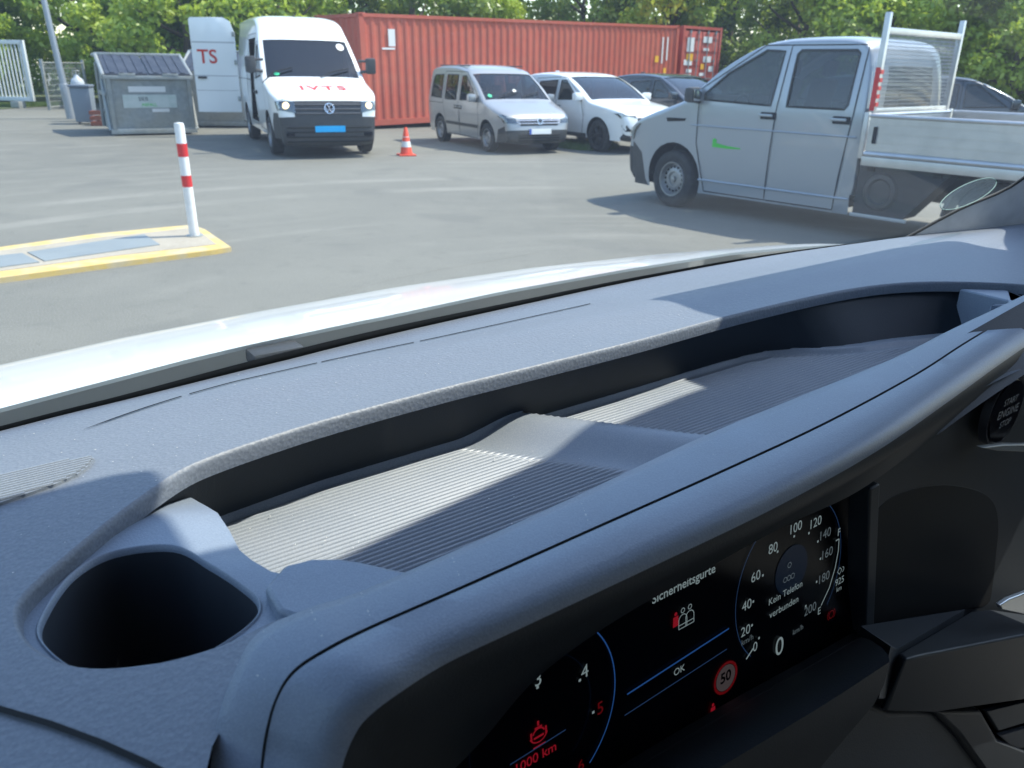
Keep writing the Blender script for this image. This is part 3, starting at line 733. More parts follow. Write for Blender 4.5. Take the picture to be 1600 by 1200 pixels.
def caddy():
    root = thing('minivan', 'silver people carrier parked beside the red container, sunlit bonnet and black bumpers', 'minivan', (.103, 18.263, -.015), rad(-62.5), None, .962)
    B, sp = minivan_spec(SILVER2, GLC, GLC)
    make_car(root, B, sp); minivan_front(root, B, SILVER2)
    f = B.front; emblem(root, f(0, .70, .03), .062)
    pl = patch('licence_plate', lambda a, b, o: f(a, b, .02+o), rect(-.26, .26, .44, .55), .008, PLATE, root, .1, .012)
    patch('plate_band', lambda a, b, o: f(a, b, .02+o), rect(-.26, -.21, .44, .55), .0095, BLUEI, pl, .1, 0)
    mirror(root, B, -.50, 1.13, SILVER2); seats(root, (-.95,), (-.4, .4), .62, .62); seats(root, (-1.95,), (-.5, 0, .5), .62, .55)
    mb = MB(); mb.box((-.35, 0, .95), (.4, 1.5, .2), bev=.06); mb.build('dashboard', SEATM, root)
    for t, y, r, m in ((8.3, -.66, .05, mat('green_sticker', (.03, .5, .25), .5)), (8.6, .02, .045, STICK)):
        patch('sticker', lambda a, b, o: B.cap(a, b, o), [(t+r*2.4*math.cos(k), y+r*math.sin(k)) for k in np.linspace(0, 2*math.pi, 13)[:-1]], .003, m, root, .2, 0)
    for a_, b_ in ((-.5, .05), (.1, .62)): MB().tube([B.top(-.2, a_, .02), B.cap(8.5, b_, .02)], .01, 6).build('wiper', BLACKM, root)
caddy()

# ================= crossover cars
def crossover(name, label, loc, yaw, paint, group=None, scale=1., rim='dark', lower=True):
    root = thing(name, label, 'car', loc, yaw, group, scale)
    keys = [(.70, .24, .12), (.84, .34, .17), (.88, .50, .20), (.865, .66, .19), (.80, .80, .16), (.66, .90, .13), (.35, .97, .11), (-.05, 1.02, .09), (-.36, 1.08, .08), (-.80, 1.32, .07), (-1.30, 1.53, .08), (-1.65, 1.60, .09), (-2.2, 1.62, .10), (-2.8, 1.58, .10), (-3.25, 1.48, .09), (-3.45, 1.30, .08), (-3.56, 1.02, .09), (-3.60, .70, .09), (-3.52, .36, .06)]
    B = Body(keys, .91, .95, .24, .1, .25, -2.9, .12, .27, {0: .345, -2.66: .345}, .39)
    sp = dict(paint=paint, tw=.215, wr=.335, rim=rim, hpaint=True, gasket=.02,
        cap=[('lower_bumper', BUMP, -1, 1.2, 1.01), ('upper_grille', BLACK, 3.0, 3.6, .62), ('windscreen', GLD, 8, 10, .88), ('rear_window', GLD, 14, 16, .7)], inset=('windscreen',),
        regions=[('front_door', [(-.58, .30), (-1.52, .30), (-1.56, 1.0), (-1.56, 1.50), (-1.30, 1.50), (-.62, 1.10), (-.5, .7)], paint),
                 ('rear_door', [(-1.54, .30), (-2.25, .30), (-2.36, .7), (-2.55, 1.0), (-2.45, 1.46), (-1.58, 1.50), (-1.58, 1.0)], paint),
                 ('sill_cladding', [(-.42, .2), (-.42, .36), (-2.24, .36), (-2.24, .2)], BUMP)],
        windows=[('w', [(-.74, 1.06), (-1.50, 1.03), (-1.50, 1.45), (-1.30, 1.45)], GLD), ('w', [(-1.62, 1.03), (-2.36, 1.03), (-2.42, 1.10), (-2.34, 1.40), (-1.62, 1.45)], GLD), ('w', [(-2.52, 1.05), (-2.95, 1.10), (-2.60, 1.34), (-2.46, 1.36)], GLD)],
        seams=[[(-.58, .30), (-1.53, .30), (-1.57, 1.0), (-1.57, 1.51)], [(-.58, .30), (-.5, .7), (-.62, 1.1), (-1.30, 1.51), (-1.57, 1.51)], [(-1.54, .30), (-2.25, .30), (-2.36, .7), (-2.56, 1.0), (-2.46, 1.47), (-1.57, 1.51)]],
        handles=[(-1.42, .88), (-2.38, .90)])
    make_car(root, B, sp); f = B.front
    for sg in (-1, 1):
        poly = [(sg*.50, .74), (sg*.80, .73), (sg*.88, .82), (sg*.80, .84), (sg*.52, .79)]
        if sg > 0: poly = poly[::-1]
        h = patch('headlight', lambda a, b, o: f(a, b, o), poly, .004, BLACK, root, .05); patch('lens', lambda a, b, o: f(a, b, o), poly, .02, HEADG, h, .06)
        poly = [(sg*.52, .42), (sg*.78, .44), (sg*.82, .60), (sg*.74, .60)]
        patch('air_intake', lambda a, b, o: f(a, b, o), poly if sg < 0 else poly[::-1], .004, BLACKM, root, .05)
        s_ = lambda x, z, o=0: B.side(x, z, sg, o)
        n = 16; mb = MB(); ribbon(mb, s_, [(.41*math.cos(a), .345+.41*math.sin(a)) for a in np.linspace(.1, math.pi-.1, n)], .045, .006); ribbon(mb, s_, [(-2.66+.41*math.cos(a), .345+.41*math.sin(a)) for a in np.linspace(.1, math.pi-.1, n)], .045, .006)
        mb.build('arch_trim', paint if lower else BUMP, root)
        mb = MB(); mb.tube([B.side(x, 1.50-.06*((x+2)/.8)**2, sg, -.05) + Vector((0, 0, .05)) for x in np.linspace(-1.4, -2.8, 8)], .013, 6); mb.build('roof_rail', BUMP, root)
    patch('lower_grille', lambda a, b, o: f(a, b, o), [(-.44, .40), (.44, .40), (.50, .56), (-.50, .56)], .004, BLACKM, root, .08)
    patch('licence_plate', lambda a, b, o: f(a, b, .02+o), rect(-.26, .26, .54, .64), .008, PLATE, root, .1, .012)
    mirror(root, B, -.62, 1.12, paint); 
    mb = MB(); mb.box(B.cap(13, 0, .03), (.14, .04, .06), bev=.015); mb.build('roof_aerial', paint, root)
    return root
def wheelpos(px, py, yaw, half, sg):      # origin of a car whose front wheel at side sg touches the ground at a point of the frame
    p = G(px, py); return (p.x+sg*half*math.sin(yaw), p.y-sg*half*math.cos(yaw), 0)
ya = rad(-57)
crossover('crossover_car', 'white crossover car with dark wheels, parked just right of the silver people carrier', wheelpos(933, 237, ya, .86, -1), ya, WHITE)
crossover('crossover_car', 'dark grey crossover car half hidden behind the white crossover car', (5.0, 20.9, 0), rad(-55), DGREY)
for px_, Y_, yw, lb in ((1530, 19.0, -30, 'dark grey car seen past the mesh guard, right behind the truck bed'), (1640, 17.5, -25, 'dark car cut off by the right edge of the view, beyond the truck bed')):
    q = AD(px_, 150, Y_); crossover('crossover_car', lb, (q.x, q.y, 0), rad(yw), DGREY, scale=1.05, rim='alu')

# ================= shipping containers
def container(name, label, loc, yaw, L, H, tilt, doors_front=False):
    root = thing(name, label, 'container', loc, yaw); root.rotation_euler = (0, -tilt, yaw)
    Wd = 2.44; fr = .12
    mb = MB()                                      # frame posts and rails: near long side runs along local x at y=0
    for x in (fr/2, L-fr/2):
        for y in (fr/2, Wd-fr/2): mb.box((x, y, H/2), (fr+.02, fr+.02, H), bev=.008)
    for y in (.05, Wd-.05):
        mb.box((L/2, y, .08), (L-2*fr-.03, .09, .16)); mb.box((L/2, y, H-.05), (L-2*fr-.03, .09, .09))
    for x in (.05, L-.05):
        mb.box((x, Wd/2, .08), (.09, Wd-2*fr-.03, .16)); mb.box((x, Wd/2, H-.05), (.09, Wd-2*fr-.03, .09))
    mb.build('frame', RED if not doors_front else REDD, root, smooth=False)
    mb = MB()
    for x in (.09, L-.09):
        for y in (.09, Wd-.09):
            for z in (.06, H-.055): MB().box((x, y, z), (.20, .20, .125), bev=.012).build('corner_casting', RED, root)
    def corr(a, b, z0, z1, depth, pitch):          # trapezoid corrugation from a to b (2-D), outward normal to the left of b-a turned
        a = Vector(a); b = Vector(b); d = b-a; n = max(1, round(d.length/pitch)); nn = Vector((d.y, -d.x)).normalized(); P = []
        for i in range(n):
            for u, o in ((0, 0), (.26, 0), (.5, -depth), (.76, -depth)):
                p = a+d*((i+u)/n)+nn*o; P.append(p)
        P.append(b); vs = [(p.x, p.y, z) for z in (z0, z1) for p in P]; m = len(P)
        return vs, [(i, i+1, i+1+m, i+m) for i in range(m-1)]
    for a_, b_ in (((fr, .03), (L-fr, .03)), ((L-fr, Wd-.03), (fr, Wd-.03))): MB().add(*corr(a_, b_, .16, H-.09, .028, .275)).build('side_wall', RED, root, smooth=False)
    for a_, b_ in (((.03, Wd-fr), (.03, fr)), ((L-.03, fr), (L-.03, Wd-fr))): MB().add(*corr(a_, b_, .16, H-.09, .045, .30)).build('end_wall', RED, root, smooth=False)
    mb = MB(); mb.add(*[(lambda v, f: ([(x, z, H-.03+y*1) for x, y, z in v], f))(*corr((fr, 0), (L-fr, 0), fr, Wd-fr, .02, .21))][0]); mb.build('roof', RED, root, smooth=False)
    mb = MB(); mb.box((L/2, Wd/2, .13), (L-.3, Wd-.3, .04)); mb.build('floor', RUST, root, smooth=False)
    return root
ct = container('shipping_container', 'long red corrugated container standing behind the parked cars', (-4.228, 23.515, .09), rad(41.6), 13.72, 2.90, .018)
def sidefn(x, z, o=0): return Vector((x, .022-o, z))
mb = MB(); mb.box((1.02, .018, 2.30), (.22, .006, .44)); mb.box((.90, .018, 2.02), (.42, .006, .05)); mb.build('white_marking', STICK, ct, smooth=False)
mb = MB()
for x, z, w, h in ((12.85, 2.05, .07, .9), (13.12, 2.1, .07, .8), (13.0, 1.0, .22, .10)): mb.box((x, .016, z), (w, .006, h))
mb.build('white_lettering', STICK, ct, smooth=False)
for x, z, w, h in ((12.55, 1.75, .20, .22), (13.05, 1.35, .16, .18)): MB().box((x, .016, z), (w, .006, h)).build('yellow_sign', YELS, ct, smooth=False)
# second container: its door end continues the line of the first
dv = Vector((math.cos(rad(41.6)), math.sin(rad(41.6)), 0))
o2 = Vector((-4.228, 23.515, 0))+dv*13.95
c2 = thing('shipping_container', 'red container door end with lock rods and white stickers, right of the long container', 'container', (o2.x, o2.y, .36), rad(41.6))
Wd, H, L = 2.44, 2.90, 6.06
mb = MB()
for x in (.06, Wd-.06):
    for y in (.06, L-.06): mb.box((x, y, H/2), (.13, .13, H), bev=.008)
for y in (.05, L-.05):
    mb.box((Wd/2, y, .08), (Wd-.26, .09, .16)); mb.box((Wd/2, y, H-.05), (Wd-.26, .09, .10))
mb.build('frame', REDD, c2, smooth=False)
mb = MB()
for x in (.03, Wd-.03): mb.box((x, L/2, H/2), (.03, L-.26, H-.1))
mb.box((Wd/2, L/2, H-.04), (Wd-.14, L-.26, .03)); mb.box((Wd/2, L-.04, H/2), (Wd-.3, .03, H-.3)); mb.build('wall', RED, c2, smooth=False)
for k in (0, 1):
    x0 = .13+k*1.10; mb = MB(); mb.box((x0+.54, .05, H/2), (1.06, .05, H-.34), bev=.01)
    for z in (.55, 1.05, 1.55, 2.05, 2.5): mb.box((x0+.54, .02, z), (.96, .025, .09), bev=.008)
    dr = mb.build('door', REDD, c2)
    mb = MB()
    for q in (.30, .80):
        mb.tube([(x0+q, -.03, .12), (x0+q, -.03, H-.12)], .020, 8)
        for z in (.2, .9, 1.7, H-.2): mb.box((x0+q, -.01, z), (.10, .05, .07))
    mb.box((x0+.45, -.04, 1.05), (.45, .02, .04)); mb.build('lock_rod', GALV, dr)
mb = MB()
for x, z, w, h in ((.50, 2.25, .42, .50), (.42, 1.62, .50, .20), (.52, 1.32, .34, .12), (.44, 1.05, .46, .30), (1.55, 2.45, .55, .22), (1.50, 2.1, .35, .10), (1.62, 1.75, .5, .22), (1.9, 1.4, .28, .20), (1.35, 1.2, .3, .12)): MB().box((x, .000, z), (w, .008, h)).build('white_sticker', STICK, c2, smooth=False)
for x, z, w, h in ((.50, 1.80, .40, .26), (1.35, 1.48, .22, .2)): MB().box((x, .0, z), (w, .008, h)).build('yellow_sticker', YELS, c2, smooth=False)

# ================= waste containers
def skip_bin(name, label, loc, yaw, w, d, h0, h1, papers=True, group=None):
    """local: x along the front face, y to the back; the front leans out upwards, the lid slopes down to the front"""
    root = thing(name, label, 'waste container', loc, yaw, group)
    def prof(k): return [(.14, .12), (-.02, h0), (-.02, h0), (.62*d, h1), (d+.05, h1), (d+.02, h0-.2), (d-.25, .12)]
    P = [(.10, .10), (-.04, h0), (.60*d, h1-.06), (d+.05, h1-.06), (d-.02, h0-.3), (d-.30, .10)]
    mb = MB(); mb.prism(P, lambda p: Vector((0, p[0], p[1])), back=lambda p: Vector((w, p[0], p[1]))); mb.build('body', GALV, root, smooth=False)
    mb = MB()
    for x in np.linspace(.06, w-.06, 5):
        mb.add([(x-.04, .085, .12), (x+.04, .085, .12), (x+.04, .035, .12), (x-.04, .035, .12), (x-.04, -.055, h0-.05), (x+.04, -.055, h0-.05), (x+.04, -.105, h0-.05), (x-.04, -.105, h0-.05)], [(0, 1, 2, 3), (4, 7, 6, 5), (3, 2, 6, 7), (0, 3, 7, 4), (1, 5, 6, 2)]) if x in (np.linspace(.06, w-.06, 5)[0], np.linspace(.06, w-.06, 5)[-1]) else None
    mb.box((w/2, -.06, h0-.03), (w+.10, .10, .09), bev=.015); mb.box((w/2, .085, .10), (w+.06, .10, .12), bev=.01)
    for sx in (-.03, w+.03):
        mb.tube([(sx, -.04, h0), (sx, .60*d, h1-.02), (sx, d+.05, h1-.02)], .045, 8)
        mb.tube([(sx, .12, .12), (sx, .25*d, h0-.1)], .05, 8); mb.tube([(sx, d-.3, .12), (sx, .7*d, h1-.2)], .05, 8)
        mb.box((sx, .5*d, .95), (.05, d*.85, .10), bev=.01)
    mb.box((w/2, d*.60+.10, h1), (w+.12, .22, .08), bev=.02); mb.build('frame', GALV, root)
    # two ribbed lids on the slope
    sl = Vector((0, .60*d+.04, h1-.06-h0)); ln = sl.length; u = sl.normalized(); nn = Vector((0, -u.z, u.y))
    for k in (0, 1):
        mb = MB(); wx = w/2-.03; x0 = .02+k*(w/2+.01); n = 9
        for i in range(n):
            xx = x0+wx*(i+.5)/n; c = Vector((xx, -.04, h0+.02))+u*(ln*.5)+nn*(.035 if i % 2 else .02)
            mb.box(c, (wx/n*1.0, ln*.94, .03 if i % 2 else .02), Matrix.Rotation(math.atan2(u.z, u.y), 3, 'X'))
        c = Vector((x0+wx/2, -.05, h0+.03)); mb.box(c, (wx, .10, .06), bev=.015)
        ld = mb.build('lid', NAVY, root)
        mb = MB(); mb.box(c+Vector((0, -.05, .005)), (.36, .03, .055), bev=.008); mb.build('grip', GALV, ld)
    mb = MB()
    for x in (.25, w-.25):
        for y in (.35, d-.55): mb.lathe([(.001, -.03), (.09, -.03), (.10, -.02), (.10, .02), (.09, .03), (.001, .03)], 16, origin=(x, y, .10), axis='X')
    mb.build('castor', BLACKM, root)
    for sx in (0, w):
        mb = MB(); mb.box((sx, .30*d, h0-.15), (.06, .30, .30), bev=.02); mb.tube([(sx, .25*d, .55), (sx+(-.10 if sx == 0 else .10), .25*d, .55)], .05, 10); mb.build('lifting_bracket', GALV, root)
    if papers:
        def ff(a, b, o=0): a = a*.94; k = (b-.10)/(h0-.10); return Vector((a, .10-.14*k-.008-o, b))
        p1 = patch('sign_sheet', ff, rect(.62*w/2.1*2.1/2.1*1.0-.0, .62+.95, h0-.42, h0-.25), .004, STICK, root, .4, .004) if False else None
        p1 = patch('sign_sheet', ff, [(.50, h0-.36), (1.38, h0-.36), (1.38, h0-.23), (.50, h0-.23)], .004, STICK, root, .4, .004)
        p2 = patch('sign_sheet', ff, [(.34, h0-.72), (1.62, h0-.72), (1.62, h0-.42), (.34, h0-.42)], .004, mat('sign_sheet_grey', (.55, .60, .57), .5, noise=[(6, .6, (.42, .5, .46))]), root, .4, .004)
        letters('sign_lettering', ff, 'SIEB', .13, INK, p2, .82, h0-.52, .008); letters('sign_lettering', ff, 'ABFALL', .11, GREENT, p2, .95, h0-.65, .008)
        patch('sign_sheet', ff, [(1.0, h0-.82), (1.42, h0-.82), (1.42, h0-.74), (1.0, h0-.74)], .004, STICK, root, .4, .004)
    return root
bl, br = G(178, 213), G(290, 207)
skip_bin('waste_container', 'big grey waste container with blue ribbed lids and paper signs on its front', (bl.x, bl.y, 0), rad(30), 1.90, 2.3, 1.36, 1.84)
q = G(318, 204); skip_bin('waste_container', 'grey steel waste container partly hidden behind the open white door', (q.x-.85, q.y+1.0, 0), rad(8), 2.1, 2.6, 1.40, 1.98, False)

# ================= cans and small things beside the waste container
q = G(121, 189)
root = thing('gas_bottle', 'small pale grey gas bottle beside the lamp post', 'gas bottle', (q.x+.25, q.y-.1, 0), 0)
mb = MB(); mb.lathe([(.001, 0), (.16, 0), (.19, .04), (.19, 1.05), (.16, 1.16), (.07, 1.24), (.05, 1.30), (.001, 1.30)], 20); mb.build('bottle', mat('pale_grey_paint', (.45, .48, .50), .5), root)
mb = MB(); mb.tube([(.09*math.cos(a), .09*math.sin(a), 1.40) for a in np.linspace(0, 2*math.pi, 13)[:-1]], .014, 6, closed=True); mb.tube([(.09, 0, 1.22), (.09, 0, 1.40)], .012, 6); mb.tube([(-.09, 0, 1.22), (-.09, 0, 1.40)], .012, 6); mb.lathe([(.03, 1.29), (.03, 1.36), (.001, 1.37)], 10); mb.build('valve_guard', GALV, root)
root = thing('wheelie_bin', 'grey wheelie bin standing against the big waste container', 'bin', (q.x+.85, q.y-1.1, 0), rad(15))
mb = MB(); mb.box((0, 0, .52), (.46, .54, .92), bev=.03, taper=1.12); mb.build('body', mat('bin_grey', (.20, .24, .28), .5), root)
mb = MB(); mb.box((0, -.02, 1.02), (.56, .66, .07), bev=.025); mb.tube([(-.22, .36, .98), (.22, .36, .98)], .02, 8); mb.build('lid', mat('bin_lid', (.16, .19, .23), .5), root)
mb = MB()
for sx in (-.25, .25): mb.lathe([(.001, -.03), (.09, -.03), (.10, 0), (.09, .03), (.001, .03)], 16, origin=(sx, .28, .10), axis='X')
mb.build('wheel', TYRE, root)
root = thing('crate', 'reddish brown crate on the ground beside the grey wheelie bin', 'crate', (q.x+1.55, q.y-1.6, 0), rad(10))
mb = MB()
for z in (.06, .20, .34):
    for y in (-.2, .2): mb.box((0, y, z), (.52, .02, .10))
    for x in (-.26, .26): mb.box((x, 0, z), (.02, .40, .10))
mb.box((0, 0, .02), (.5, .4, .03)); mb.build('slats', mat('crate_plastic', (.30, .09, .05), .6), root, smooth=False)

# ================= lamp post, mesh fence, sliding gate
q = G(122, 186)
root = thing('lamp_post', 'tall tapered grey steel lamp post at the edge of the yard', 'lamp post', (q.x-.2, q.y, 0), 0); root.rotation_euler = (0, rad(-3.4), 0)
mb = MB(); mb.tube([(0, 0, 0), (0, 0, 1.0), (0, 0, 1.02), (0, 0, 6.5)], [.13, .13, .10, .06], 16); mb.build('pole', POST, root)
mb = MB(); mb.box((0, -.35, 6.5), (.24, .8, .10), bev=.03); mb.build('lamp_head', POST, root)
mb = MB(); mb.box((.0, -.13, .8), (.09, .02, .35), bev=.005); mb.build('service_hatch', POST, root)
root = thing('mesh_fence', 'grey welded mesh fence panel between the gate and the lamp post', 'fence', (0, 0, 0))
a, b = G(78, 172), G(140, 166)
for p in (a, b): MB().box((p.x, p.y, .85), (.09, .09, 1.7), bev=.01).build('post', GALV, root)
d = (b-a); n = 34; mb = MB()
for i in range(n): p = a+d*((i+.5)/n); mb.tube([(p.x, p.y, .08), (p.x, p.y, 1.6)], .007, 4, cap=False)
for k in range(9): z = .1+k*.185; mb.tube([(a.x, a.y, z), (b.x, b.y, z)], .009, 4, cap=False)
for z in (.10, 1.58): mb.tube([(a.x, a.y, z), (b.x, b.y, z)], .03, 6)
mb.build('mesh_panel', GALV, root)
root = thing('sliding_gate', 'white barred gate leaf at the far left', 'gate', tuple(G(56, 169)), rad(170)); 
D = root.location.y; sc = D/FPX; hgt = 80*sc/.97; mb = MB()
Lg = 5.0
for z in (.25, .25+hgt-.12): mb.box((Lg/2, 0, z+.06), (Lg, .10, .14), bev=.01)
for x in (.06, Lg-.06): mb.box((x, 0, .25+hgt/2), (.14, .10, hgt-.0), bev=.01)
mb.build('frame', GATEW, root)
mb = MB(); x = .22
while x < Lg-.15: mb.box((x, 0, .25+hgt/2), (.04, .04, hgt-.2)); x += .155
mb.build('bars', GATEW, root, smooth=False)
for x_ in (.5, 2.6): MB().box((x_, .25, .12), (.35, .35, .24), bev=.02).build('guide_roller', GALV, root)

# ================= bollard, cone, raised pad
PZ = .045
def GP(x, y, z=0): p = G(x, y, z); return (p.x, p.y)
outer = [GP(-420, 428, PZ), GP(0, 386, PZ), GP(150, 365, PZ), GP(300, 351, PZ), GP(320, 358, PZ), GP(361, 386, PZ), GP(330, 391, PZ), GP(180, 410, PZ), GP(0, 434, PZ), GP(-420, 492, PZ)]
ins = [GP(-420, 440, PZ), GP(0, 392, PZ), GP(150, 372, PZ), GP(297, 357, PZ), GP(312, 362, PZ), GP(338, 382, PZ), GP(180, 400, PZ), GP(0, 424, PZ), GP(-420, 480, PZ)]
root = thing('raised_pad', 'low pale concrete island with worn yellow edges and steel covers, under the bollard', 'concrete island', (0, 0, 0))
mb = MB(); mb.prism(outer, lambda p: Vector((p[0], p[1], PZ)), back=lambda p: Vector((p[0], p[1], -.05))); mb.build('slab', YEL, root, smooth=False)
mb = MB(); mb.prism(ins, lambda p: Vector((p[0], p[1], PZ+.004)), back=lambda p: Vector((p[0], p[1], PZ-.02))); mb.build('top_surface', CONC, root, smooth=False)
for poly in ([GP(-400, 446, PZ), GP(35, 397, PZ), GP(62, 411, PZ), GP(-400, 472, PZ)], [GP(43, 395.5, PZ), GP(226, 367.5, PZ), GP(250, 383.5, PZ), GP(70, 409.5, PZ)]):
    mb = MB(); mb.prism(poly, lambda p: Vector((p[0], p[1], PZ+.012)), back=lambda p: Vector((p[0], p[1], PZ-.01))); mb.build('cover_plate', PLATEG, root, smooth=False)
b = G(304, 369, PZ)
root = thing('bollard', 'slim white bollard with two red bands at the end of the concrete island', 'bollard', (b.x, b.y, PZ), 0); root.rotation_euler = (0, rad(-.6), 0)
BH = 1.10; mb = MB(); mb.lathe([(.047, 0), (.047, BH-.02), (.041, BH), (.001, BH+.006)], 28); mb.build('post', SIGW, root)
for z0, z1 in ((.755+.03, .88+.03), (.475+.02, .575+.03)):
    mb = MB(); mb.lathe([(.0455, z0), (.0485, z0), (.0485, z1), (.0455, z1)], 28); mb.build('band', SIGR, root)
mb = MB(); mb.lathe([(.001, .012), (.085, .012), (.085, -.002)], 24); mb.build('base_plate', GALV, root)
b = G(635, 243)
root = thing('traffic_cone', 'small orange traffic cone with two white rings on the asphalt', 'cone', (b.x, b.y, 0), rad(20))
def cr(z): return .125-.098*(z-.03)/.50
mb = MB(); mb.box((0, 0, .016), (.34, .34, .032), bev=.012); mb.build('base', CONER, root)
mb = MB(); mb.lathe([(cr(.03), .03), (cr(.5), .53), (.022, .545), (.001, .546)], 28); mb.build('body', CONER, root)
for z0, z1 in ((.17, .28), (.36, .45)):
    mb = MB(); mb.lathe([(cr(z0)+.001, z0), (cr(z0)+.004, z0), (cr(z1)+.004, z1), (cr(z1)+.001, z1)], 28); mb.build('reflective_ring', SIGW, root)

# ================= trees
def leafmat(name, c, c2):
    m = bpy.data.materials.new(name); m.use_nodes = True; n = m.node_tree; n.nodes.clear(); o = n.nodes.new('ShaderNodeOutputMaterial')
    at = n.nodes.new('ShaderNodeAttribute'); at.attribute_name = 'tone'; mx = n.nodes.new('ShaderNodeMix'); mx.data_type = 'RGBA'
    mx.inputs[6].default_value = (*c, 1); mx.inputs[7].default_value = (*c2, 1); n.links.new(at.outputs['Fac'], mx.inputs[0])
    d = n.nodes.new('ShaderNodeBsdfDiffuse'); t = n.nodes.new('ShaderNodeBsdfTranslucent'); g = n.nodes.new('ShaderNodeBsdfGlossy'); g.inputs['Roughness'].default_value = .45
    n.links.new(mx.outputs[2], d.inputs[0]); n.links.new(mx.outputs[2], t.inputs[0])
    a = n.nodes.new('ShaderNodeMixShader'); a.inputs[0].default_value = .45; n.links.new(d.outputs[0], a.inputs[1]); n.links.new(t.outputs[0], a.inputs[2])
    b = n.nodes.new('ShaderNodeMixShader'); b.inputs[0].default_value = .05; n.links.new(a.outputs[0], b.inputs[1]); n.links.new(g.outputs[0], b.inputs[2]); n.links.new(b.outputs[0], o.inputs[0])
    return m
LEAF = [leafmat('leaf_mid', (.26, .38, .035), (.52, .62, .07)), leafmat('leaf_dark', (.12, .20, .035), (.28, .38, .06)), leafmat('leaf_light', (.32, .44, .04), (.55, .65, .08))]
def crown_mesh(name, seed, n, rx, ry, z0, z1, leaf, mt):
    rng = np.random.default_rng(seed); nc = 60
    th = rng.uniform(0, 2*np.pi, nc); ph = rng.uniform(-1, 1, nc); rr = rng.uniform(.55, 1.0, nc)**.6
    cz = (z0+z1)/2; hz = (z1-z0)/2
    C = np.stack([rx*rr*np.cos(th)*np.sqrt(1-ph**2), ry*rr*np.sin(th)*np.sqrt(1-ph**2), cz+hz*rr*ph], 1)
    R_ = rng.uniform(.45, 1.0, nc)*(rx*.36)
    k = rng.integers(0, nc, n); dr = rng.normal(0, 1, (n, 3)); dr /= np.linalg.norm(dr, axis=1)[:, None]
    P = C[k]+dr*(R_[k]*rng.uniform(.55, 1.05, n))[:, None]*np.array([1, 1, .75])
    a = rng.normal(0, 1, (n, 3))+dr*.9+np.array([0, 0, .5]); a /= np.linalg.norm(a, axis=1)[:, None]
    t = np.cross(a, rng.normal(0, 1, (n, 3))); t /= np.linalg.norm(t, axis=1)[:, None]; b = np.cross(a, t)
    s = leaf*rng.uniform(.6, 1.3, n)[:, None]
    V = np.concatenate([P-t*s*.6, P+b*s*.35-t*s*.05, P+t*s*.75, P-b*s*.35+t*s*.05], 1).reshape(-1, 3)
    me = bpy.data.meshes.new(name); me.vertices.add(4*n); me.vertices.foreach_set('co', V.ravel())
    me.loops.add(4*n); me.loops.foreach_set('vertex_index', np.arange(4*n, dtype=np.int32)); me.polygons.add(n)
    me.polygons.foreach_set('loop_start', np.arange(0, 4*n, 4, dtype=np.int32)); me.update(calc_edges=True)
    at = me.attributes.new('tone', 'FLOAT', 'FACE'); ct_ = rng.uniform(0, 1, nc); at.data.foreach_set('value', np.clip(ct_[k]*.7+rng.uniform(-.2, .4, n), 0, 1).astype(np.float32))
    me.materials.append(mt); return me
def trunk_mesh(name, seed, h, r, rx):
    rng = random.Random(seed); mb = MB(); mb.tube([(0, 0, -.1), (.05, 0, h*.3), (rng.uniform(-.2, .2), .1, h*.6), (rng.uniform(-.3, .3), .1, h*.95)], [r, r*.8, r*.55, r*.12], 9)
    for i in range(7):
        a = rng.uniform(0, 6.28); z = h*rng.uniform(.25, .7); e = (math.cos(a)*rx*.7, math.sin(a)*rx*.7, z+h*.22)
        mb.tube([(0, 0, z), (e[0]*.5, e[1]*.5, z+h*.09), e], [r*.4, r*.28, r*.08], 6)
    me = bpy.data.meshes.new(name); me.from_pydata(mb.v, [], mb.f); me.materials.append(BARK); me.shade_smooth(); return me
TREES = []
for i, (mt, rx, z0, z1, leaf, n, h) in enumerate([(0, 3.0, .4, 8.5, .20, 15000, 7), (1, 3.2, .8, 10, .22, 15000, 8.5), (2, 2.8, .3, 7.0, .18, 15000, 6), (0, 2.2, .1, 4.2, .17, 9000, 3.6)]):
    TREES.append((crown_mesh('crown', 10+i, n, rx, rx*.9, z0, z1, leaf, LEAF[mt]), trunk_mesh('trunk', i, h, .20, rx)))
